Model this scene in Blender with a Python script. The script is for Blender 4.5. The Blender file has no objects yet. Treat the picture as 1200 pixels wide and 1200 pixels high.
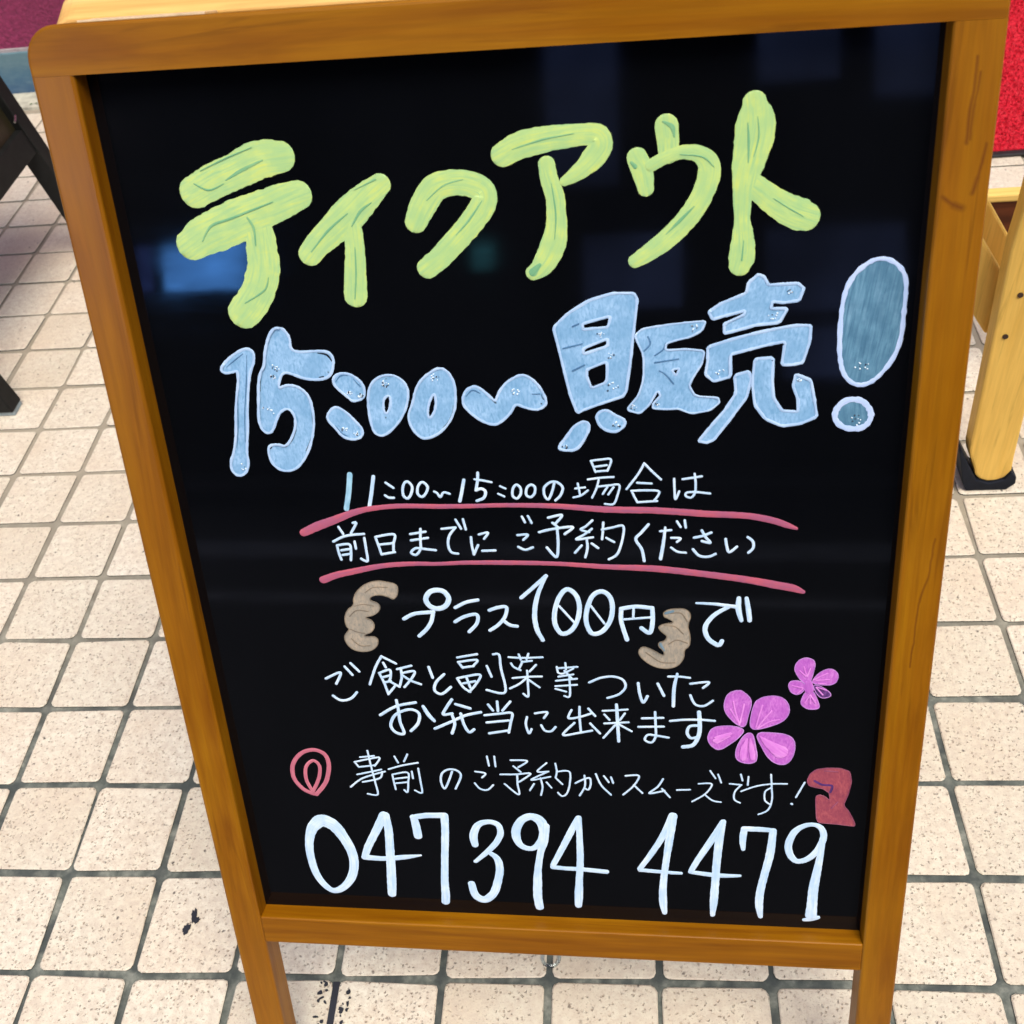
import bpy, bmesh, math, random
import numpy as np
from mathutils import Vector, Matrix, noise
from mathutils.geometry import tessellate_polygon
random.seed(7)
scene = bpy.context.scene
COL = scene.collection
R = math.radians
SRGB = lambda r, g, b: tuple((c/255/12.92 if c/255 <= .04045 else ((c/255+.055)/1.055)**2.4) for c in (r, g, b))

# ------------------------------------------------------------------ camera
cd = bpy.data.cameras.new('camera'); cam = bpy.data.objects.new('camera', cd); COL.objects.link(cam)
cam.matrix_world = Matrix(((0.9936956, 0.03374095, 0.106914, 0.5284), (0.05279253, 0.700465, -0.7117315, -0.4176),
                           (-0.09890401, 0.71288872, 0.69426772, 1.1102), (0, 0, 0, 1)))
cd.sensor_width = 36; cd.lens = 38.244; cd.shift_x = -0.001; cd.shift_y = -0.0371
cd.clip_start = .02; cd.clip_end = 200
cd.dof.use_dof = True; cd.dof.focus_distance = 0.92; cd.dof.aperture_fstop = 16
scene.camera = cam
# ------------------------------------------------------------------ world, sun, exposure
SUN_EL, SUN_AZ = 64, 148        # azimuth clockwise from +Y
w = bpy.data.worlds.new('World'); scene.world = w; w.use_nodes = True
nt = w.node_tree; nt.nodes.clear()
sky = nt.nodes.new('ShaderNodeTexSky'); sky.sky_type = 'NISHITA'; sky.sun_disc = False
sky.sun_elevation = R(SUN_EL); sky.sun_rotation = R(SUN_AZ); sky.air_density = 1.0; sky.dust_density = 4; sky.ozone_density = 1
bg = nt.nodes.new('ShaderNodeBackground'); bg.inputs[1].default_value = 0.14
wo = nt.nodes.new('ShaderNodeOutputWorld'); nt.links.new(sky.outputs[0], bg.inputs[0]); nt.links.new(bg.outputs[0], wo.inputs[0])
sl = bpy.data.lights.new('sun', 'SUN'); sl.energy = 1.9; sl.angle = R(36); sl.color = (1, .93, .80)
so = bpy.data.objects.new('sun', sl); COL.objects.link(so)
sd = Vector((math.sin(R(SUN_AZ))*math.cos(R(SUN_EL)), math.cos(R(SUN_AZ))*math.cos(R(SUN_EL)), math.sin(R(SUN_EL))))
so.rotation_euler = sd.to_track_quat('Z', 'Y').to_euler()
scene.view_settings.view_transform = 'Standard'; scene.view_settings.look = 'None'
scene.view_settings.exposure = 0.5; scene.view_settings.gamma = 1
scene.render.resolution_x = scene.render.resolution_y = 1024

# ------------------------------------------------------------------ helpers
def link(name, me, parent=None, mats=()):
    o = bpy.data.objects.new(name, me); COL.objects.link(o)
    for m in mats: me.materials.append(m)
    if parent: o.parent = parent
    return o
def tag(o, label=None, cat=None, group=None, kind=None):
    if label: o['label'] = label
    if cat: o['category'] = cat
    if group: o['group'] = group
    if kind: o['kind'] = kind
    return o
def empty(name, mat=None):
    o = bpy.data.objects.new(name, None); COL.objects.link(o); o.empty_display_size = .05
    if mat is not None: o.matrix_world = mat
    return o
def finish(bm, bevel=0, seg=2, smooth=False, skip=None):
    bmesh.ops.recalc_face_normals(bm, faces=bm.faces)
    if bevel:
        es = [e for e in bm.edges if len(e.link_faces) == 2 and e.calc_face_angle(0) > .3 and not (skip and skip(e))]
        bmesh.ops.bevel(bm, geom=es, offset=bevel, segments=seg, profile=.5, affect='EDGES', clamp_overlap=True)
    if smooth:
        for f in bm.faces: f.smooth = True
    me = bpy.data.meshes.new('m'); bm.to_mesh(me); bm.free()
    return me
def hexa(bm, c):
    """c: 8 corners, bottom ring 0-3 then top ring 4-7"""
    v = [bm.verts.new(p) for p in c]
    for f in ((0, 3, 2, 1), (4, 5, 6, 7), (0, 1, 5, 4), (1, 2, 6, 5), (2, 3, 7, 6), (3, 0, 4, 7)): bm.faces.new([v[i] for i in f])
def box(bm, x0, x1, y0, y1, z0, z1):
    hexa(bm, [(x0, y0, z0), (x1, y0, z0), (x1, y1, z0), (x0, y1, z0), (x0, y0, z1), (x1, y0, z1), (x1, y1, z1), (x0, y1, z1)])
def prism(bm, pts, a, b, axis=2):
    """extrude 2-D polygon pts between a and b along axis"""
    def P(p, t):
        q = [p[0], p[1]]; q.insert(axis, t); return q
    lo = [bm.verts.new(P(p, a)) for p in pts]; hi = [bm.verts.new(P(p, b)) for p in pts]
    bm.faces.new(lo[::-1]); bm.faces.new(hi)
    n = len(pts)
    for i in range(n): bm.faces.new((lo[i], lo[(i+1) % n], hi[(i+1) % n], hi[i]))
def tube(bm, pts, r, n=10, closed=False):
    rings = []
    m = len(pts)
    for i, p in enumerate(pts):
        a = Vector(pts[(i-1) % m] if closed else pts[max(i-1, 0)]); b = Vector(pts[(i+1) % m] if closed else pts[min(i+1, m-1)])
        t = (b-a).normalized(); s = t.cross(Vector((0, .3, 1))).normalized(); q = t.cross(s)
        rings.append([bm.verts.new(Vector(p)+(s*math.cos(2*math.pi*k/n)+q*math.sin(2*math.pi*k/n))*r) for k in range(n)])
    for i in range(m if closed else m-1):
        A, B = rings[i], rings[(i+1) % m]
        for k in range(n): bm.faces.new((A[k], A[(k+1) % n], B[(k+1) % n], B[k]))
    if not closed: bm.faces.new(rings[0][::-1]); bm.faces.new(rings[-1])

# ------------------------------------------------------------------ materials
class NT:
    def __init__(s, name):
        s.m = bpy.data.materials.new(name); s.m.use_nodes = True; s.t = s.m.node_tree
        s.b = s.t.nodes['Principled BSDF']
    def n(s, typ, **kw):
        o = s.t.nodes.new('ShaderNode'+typ)
        for k, v in kw.items():
            if k in o.inputs: o.inputs[k].default_value = v
            else: setattr(o, k, v)
        return o
    def l(s, a, b): s.t.links.new(a, b)
    def ramp(s, src, stops, interp='LINEAR'):
        r = s.n('ValToRGB'); r.color_ramp.interpolation = interp
        e = r.color_ramp.elements
        while len(e) < len(stops): e.new(.5)
        for k, (p, c) in enumerate(stops): e[k].position = p; e[k].color = (*c, 1) if len(c) == 3 else c
        s.l(src, r.inputs[0]); return r.outputs[0]
    def mix(s, fac, a, b, mode='MIX'):
        x = s.n('Mix', data_type='RGBA', blend_type=mode)
        for v, i in ((fac, 0), (a, 6), (b, 7)):
            if hasattr(v, 'links') or hasattr(v, 'is_linked'): s.l(v, x.inputs[i])
            else: x.inputs[i].default_value = v if i == 0 else (*v[:3], 1)
        return x.outputs[2]
    def math(s, op, a, b=0.0, clamp=False):
        x = s.n('Math', operation=op, use_clamp=clamp)
        for v, i in ((a, 0), (b, 1)):
            if hasattr(v, 'is_linked'): s.l(v, x.inputs[i])
            else: x.inputs[i].default_value = v
        return x.outputs[0]
    def noise(s, vec, scale, detail=3, rough=.5, dist=0):
        x = s.n('TexNoise', Scale=scale, Detail=detail, Roughness=rough, Distortion=dist)
        if vec is not None: s.l(vec, x.inputs['Vector'])
        return x.outputs['Fac']
    def scaled(s, vec, sc, loc=None):
        x = s.n('Mapping'); s.l(vec, x.inputs[0]); x.inputs['Scale'].default_value = sc
        if loc is not None: s.l(loc, x.inputs['Location'])
        return x.outputs[0]
    def bump(s, h, strength, dist=.001):
        x = s.n('Bump', Strength=strength, Distance=dist); s.l(h, x.inputs['Height']); s.l(x.outputs[0], s.b.inputs['Normal']); return x
    def col(s, c): s.l(c, s.b.inputs['Base Color'])
B1 = (1, 1, 1); B0 = (0, 0, 0)

def wood(name, light, mid, dark, axis, rough=.36, coat=.0, marks=()):
    k = NT(name); tc = k.n('TexCoord').outputs['Object']; oi = k.n('ObjectInfo').outputs['Random']
    off = k.math('MULTIPLY', oi, 13.0)
    cb = k.n('CombineXYZ'); [k.l(off, cb.inputs[i]) for i in range(3)]
    sc = [95.0, 95.0, 95.0]; sc[axis] = 5.0
    fine = k.noise(k.scaled(tc, [c*3.2 for c in sc], cb.outputs[0]), 1, 4, .6)
    sc2 = [34.0]*3; sc2[axis] = 2.6
    v2 = k.scaled(tc, sc2, cb.outputs[0])
    wv = k.noise(v2, 1.0, 5, .55, 1.6)
    blot = k.noise(k.scaled(tc, (11, 11, 11), cb.outputs[0]), 1, 3)
    c = k.ramp(wv, [(.28, dark), (.46, mid), (.75, light)])
    # dark figure streaks
    sc3 = [60.0]*3; sc3[axis] = 3.2
    st = k.noise(k.scaled(tc, sc3, cb.outputs[0]), 1, 3, .5, 2.4)
    c = k.mix(k.ramp(st, [(.60, B0), (.70, (.35,)*3), (.74, B0)]), c, [x*.42 for x in dark])
    c = k.mix(k.ramp(blot, [(.35, (.28,)*3), (.65, B0)]), c, dark)
    c = k.mix(k.ramp(fine, [(.38, (.2,)*3), (.6, B0)]), c, [x*.6 for x in dark])
    if marks:        # knots and dark figure lines of the upright boards: (u0, v0, u1, v1, half width)
        sx = k.n('SeparateXYZ'); wn = k.n('TexNoise', Scale=60.0, Detail=3); k.l(tc, wn.inputs['Vector'])
        wp = k.n('VectorMath', operation='MULTIPLY_ADD'); k.l(wn.outputs['Color'], wp.inputs[0]); wp.inputs[1].default_value = (.003, .003, 0); k.l(tc, wp.inputs[2]); k.l(wp.outputs[0], sx.inputs[0])
        tot = None
        for (a, b, c2, d, hw) in marks:
            L2 = (c2-a)**2+(d-b)**2; a += .0015; c2 += .0015
            px = k.math('SUBTRACT', sx.outputs[0], a); py = k.math('SUBTRACT', sx.outputs[1], b)
            tt = k.math('DIVIDE', k.math('ADD', k.math('MULTIPLY', px, c2-a), k.math('MULTIPLY', py, d-b)), L2, True)
            dx = k.math('SUBTRACT', px, k.math('MULTIPLY', tt, c2-a)); dy = k.math('SUBTRACT', py, k.math('MULTIPLY', tt, d-b))
            ds = k.math('SQRT', k.math('ADD', k.math('MULTIPLY', dx, dx), k.math('MULTIPLY', dy, dy)))
            m_ = k.math('SUBTRACT', 1.0, k.math('DIVIDE', ds, hw), True)
            tot = m_ if tot is None else k.math('MAXIMUM', tot, m_)
        c = k.mix(k.math('MULTIPLY', k.math('MULTIPLY', tot, .8), k.ramp(fine, [(.3, (.5,)*3), (.6, B1)])), c, (.11, .028, .003))
    k.col(c)
    k.l(k.ramp(blot, [(.3, (rough-.06,)*3), (.7, (rough+.12,)*3)]), k.b.inputs['Roughness'])
    k.b.inputs['Specular IOR Level'].default_value = .15; k.b.inputs['Coat Weight'].default_value = coat; k.b.inputs['Coat Roughness'].default_value = .25
    k.bump(k.math('ADD', k.math('MULTIPLY', fine, .5), wv), .22, .0006)
    return k.m
HL, HM, HD = (.335, .142, .002), (.262, .097, .001), (.17, .052, .0005)
wood_u = wood('honey_wood_across', HL, HM, HD, 0, .42, coat=.06)
wood_v = wood('honey_wood_upright', HL, HM, HD, 1, .42, coat=.14, marks=((.5372, .893, .5365, .8726, .0013), (.5365, .8726, .536, .848, .0017), (.5394, .8854, .5383, .8681, .001), (.5383, .8681, .5376, .8502, .0014), (.5464, .8475, .5439, .8292, .0014), (.5439, .8292, .5416, .8214, .0020), (.5374, .813, .5326, .8151, .0030), (.5326, .8151, .5257, .8192, .0018), (.543, .60, .541, .57, .001), (.541, .57, .537, .55, .0012), (.537, .55, .536, .50, .001)))
rear_u = wood('light_honey_wood', (.82, .52, .19), (.74, .44, .14), (.56, .29, .08), 0)
rear_v = wood('light_honey_wood_upright', (.82, .52, .19), (.74, .44, .14), (.56, .29, .08), 1)
pine_z = wood('pale_pine', (.80, .53, .13), (.77, .49, .115), (.68, .41, .08), 2, .5)
pine_x = wood('pale_pine_across', (.80, .57, .18), (.77, .53, .155), (.68, .44, .11), 0, .5)
brown_x = wood('dark_brown_wood', (.16, .045, .015), (.11, .03, .01), (.06, .016, .006), 0, .45)

def simple(name, c, rough=.5, var=.15, scale=40, bump=.0, metal=0, spec=.5):
    k = NT(name); tc = k.n('NewGeometry').outputs['Position']
    n = k.noise(tc, scale, 4, .6)
    k.col(k.ramp(n, [(.3, [x*(1-var) for x in c]), (.7, [min(1, x*(1+var)) for x in c])]))
    k.b.inputs['Roughness'].default_value = rough; k.b.inputs['Metallic'].default_value = metal
    k.b.inputs['Specular IOR Level'].default_value = spec
    if bump: k.bump(n, bump, .002)
    return k.m

def tile_mat():
    k = NT('glazed_stoneware_tile'); pos = k.n('NewGeometry').outputs['Position']; rnd = k.n('ObjectInfo').outputs['Random']
    base = k.ramp(rnd, [(0, (.61, .57, .455)), (.5, (.69, .65, .53)), (1, (.75, .715, .60))])
    big = k.noise(pos, 7, 4, .6)
    base = k.mix(k.ramp(big, [(.35, (.55,)*3), (.62, B0)]), base, (.60, .49, .36))
    mot = k.noise(pos, 110, 4, .65)
    base = k.mix(k.ramp(mot, [(.38, (.55,)*3), (.6, B0)]), base, (.50, .42, .34))
    # pores
    warp = k.n('TexNoise', Scale=300.0, Detail=2); k.l(pos, warp.inputs['Vector'])
    pv = k.n('VectorMath', operation='MULTIPLY_ADD'); k.l(warp.outputs['Color'], pv.inputs[0]); pv.inputs[1].default_value = (.004,)*3; k.l(k.scaled(pos, (1, 1, 1)), pv.inputs[2])
    vo = k.n('TexVoronoi', Scale=235.0); k.l(pv.outputs[0], vo.inputs['Vector'])
    sel = k.n('SeparateColor'); k.l(vo.outputs['Color'], sel.inputs[0])
    dens = k.noise(pos, 14, 2)
    pore = k.math('MULTIPLY', k.ramp(vo.outputs['Distance'], [(.16, B1), (.34, B0)]), k.ramp(sel.outputs[0], [(.34, B0), (.42, B1)]))
    pore = k.math('MULTIPLY', pore, k.ramp(dens, [(.3, (.5,)*3), (.55, B1)]))
    pc = k.ramp(sel.outputs[1], [(0, (.10, .085, .075)), (.3, (.22, .15, .09)), (.7, (.36, .26, .17)), (1, (.42, .33, .24))])
    sp = k.noise(k.scaled(pos, (1, 1.35, 1)), 330, 3, .7, .8); sp2 = k.noise(pos, 520, 2, .6, .5)
    zone = k.ramp(k.noise(pos, 22, 3), [(.35, (.55,)*3), (.65, B1)])
    base = k.mix(k.math('MULTIPLY', k.ramp(sp, [(.54, B0), (.68, (.55,)*3)]), zone), base, (.40, .29, .19))
    base = k.mix(k.math('MULTIPLY', k.ramp(sp2, [(.61, B0), (.69, (.6,)*3)]), zone), base, (.20, .15, .11))
    c = k.mix(k.math('MULTIPLY', pore, k.math('MULTIPLY', k.ramp(sp, [(.42, (.2,)*3), (.55, B1)]), .7)), base, pc)
    vo2 = k.n('TexVoronoi', Scale=90.0); k.l(pv.outputs[0], vo2.inputs['Vector'])
    s2 = k.n('SeparateColor'); k.l(vo2.outputs['Color'], s2.inputs[0])
    spot = k.math('MULTIPLY', k.ramp(vo2.outputs['Distance'], [(.10, B1), (.2, B0)]), k.ramp(s2.outputs[0], [(.86, B0), (.9, B1)]))
    c = k.mix(k.math('MULTIPLY', spot, .9), c, (.06, .05, .045))
    dirt = k.noise(pos, 3.1, 5, .62)
    c = k.mix(k.ramp(dirt, [(.52, B0), (.74, (.45,)*3)]), c, (.50, .41, .30))
    k.col(c)
    k.l(k.ramp(mot, [(.3, (.45,)*3), (.7, (.62,)*3)]), k.b.inputs['Roughness'])
    h = k.math('SUBTRACT', k.math('MULTIPLY', mot, .5), pore)
    k.bump(h, .8, .0014)
    return k.m
TILE = tile_mat(); TEDGE = simple('tile_edge_dirt', (.07, .075, .062), .9, .5, 120)
def grout_mat():
    k = NT('grey_green_grout'); pos = k.n('NewGeometry').outputs['Position']
    n = k.noise(pos, 60, 5, .65); n2 = k.noise(pos, 24, 4); n3 = k.noise(pos, 2.2, 2)
    c = k.ramp(n, [(.3, (.06, .072, .064)), (.5, (.13, .145, .125)), (.72, (.27, .28, .24))])
    c = k.mix(k.ramp(n2, [(.44, (.8,)*3), (.56, B0)]), c, (.04, .05, .05))
    sx = k.n('SeparateXYZ'); k.l(pos, sx.inputs[0])
    yy = k.math('ADD', sx.outputs[1], k.math('MULTIPLY', n3, .6))
    c = k.mix(k.ramp(yy, [(.55, B0), (1.0, (.75,)*3)]), c, (.36, .31, .23))
    k.col(c); k.b.inputs['Roughness'].default_value = .9; k.bump(n, .7, .003)
    return k.m
GROUT = grout_mat()

def board_mat():
    k = NT('gloss_black_marker_board'); tc = k.n('TexCoord').outputs['Object']
    n = k.noise(k.scaled(tc, (6, 3, 6)), 1, 4, .6); sm = k.noise(k.scaled(tc, (14, 60, 14)), 1, 5, .65)
    k.col(k.ramp(n, [(.3, (.0016, .0019, .0026)), (.7, (.0026, .0030, .0042))]))
    k.l(k.ramp(sm, [(.3, (.035,)*3), (.75, (.075,)*3)]), k.b.inputs['Roughness'])
    k.b.inputs['Specular IOR Level'].default_value = .24
    return k.m
BOARD = board_mat()

def paint(name, c1, c2, c3, rough=.42, thin=.0):
    """opaque chalk-marker paint, streaky along the stroke (UV x runs along it, in metres)"""
    k = NT(name); uv = k.n('UVMap').outputs[0]; tc = k.n('TexCoord').outputs['Object']
    st = k.noise(k.scaled(uv, (45, 620, 1)), 1, 4, .6, .6)
    bl = k.noise(tc, 75, 3, .55)
    c = k.ramp(st, [(.30, c2), (.50, c1), (.72, c3)])
    c = k.mix(k.ramp(bl, [(.40, (.55,)*3), (.62, B0)]), c, c2)
    c = k.mix(k.ramp(k.noise(tc, 210, 2), [(.62, B0), (.8, (.35,)*3)]), c, c3)
    k.col(c); k.b.inputs['Roughness'].default_value = rough; k.b.inputs['Specular IOR Level'].default_value = .3
    k.bump(st, .12, .0003)
    return k.m
def P3(name, a, b, c):
    f = .94 if 'green' in name else .9 if 'pink' in name else 1.0
    return paint(name, *[tuple(f*x for x in SRGB(*q)) for q in (a, b, c)])
PAINT = dict(
    green=P3('yellow_green_paint', (188, 217, 134), (158, 202, 138), (208, 222, 112)),
    greendk=P3('sea_green_streak_paint', (124, 180, 132), (104, 166, 124), (150, 196, 132)),
    blue=P3('pale_blue_paint', (144, 186, 222), (108, 158, 196), (164, 202, 234)),
    gap=P3('bare_board_gap', (14, 22, 34), (8, 12, 20), (40, 60, 84)),
    pale=P3('light_blue_outline_paint', (180, 208, 238), (156, 190, 226), (194, 218, 244)),
    teal=P3('slate_blue_paint', (94, 140, 166), (66, 108, 136), (118, 160, 186)),
    pale2=P3('pale_lilac_outline_paint', (190, 211, 246), (174, 200, 240), (204, 220, 250)),
    deep=P3('deep_blue_paint', (84, 128, 166), (64, 104, 144), (104, 146, 186)),
    white=P3('white_marker_paint', (208, 230, 250), (172, 206, 234), (226, 241, 252)),
    tealink=P3('thin_blue_white_paint', (160, 206, 226), (118, 170, 196), (196, 224, 242)),
    red=P3('rose_red_paint', (182, 90, 110), (154, 90, 122), (194, 96, 110)),
    rose=P3('rose_pink_paint', (206, 118, 134), (186, 102, 124), (222, 140, 156)),
    tan=P3('tan_paint', (170, 158, 140), (132, 130, 120), (192, 172, 146)),
    tandark=P3('dark_tan_paint', (134, 120, 100), (112, 104, 92), (164, 148, 124)),
    bluegrey=P3('blue_grey_paint', (112, 140, 156), (90, 116, 132), (138, 160, 172)),
    pink=P3('orchid_pink_paint', (206, 116, 212), (180, 92, 194), (224, 148, 226)),
    lilac=P3('lilac_outline_paint', (198, 142, 214), (172, 118, 196), (216, 164, 226)),
    pinklight=P3('light_pink_paint', (232, 146, 232), (214, 120, 218), (244, 176, 242)),
    plum=P3('plum_paint', (92, 52, 116), (66, 40, 92), (128, 80, 150)),
    brick=P3('brick_red_paint', (160, 76, 88), (134, 62, 82), (186, 100, 104)),
    rosedark=P3('dusky_rose_paint', (150, 80, 104), (124, 62, 92), (190, 120, 140)))
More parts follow.
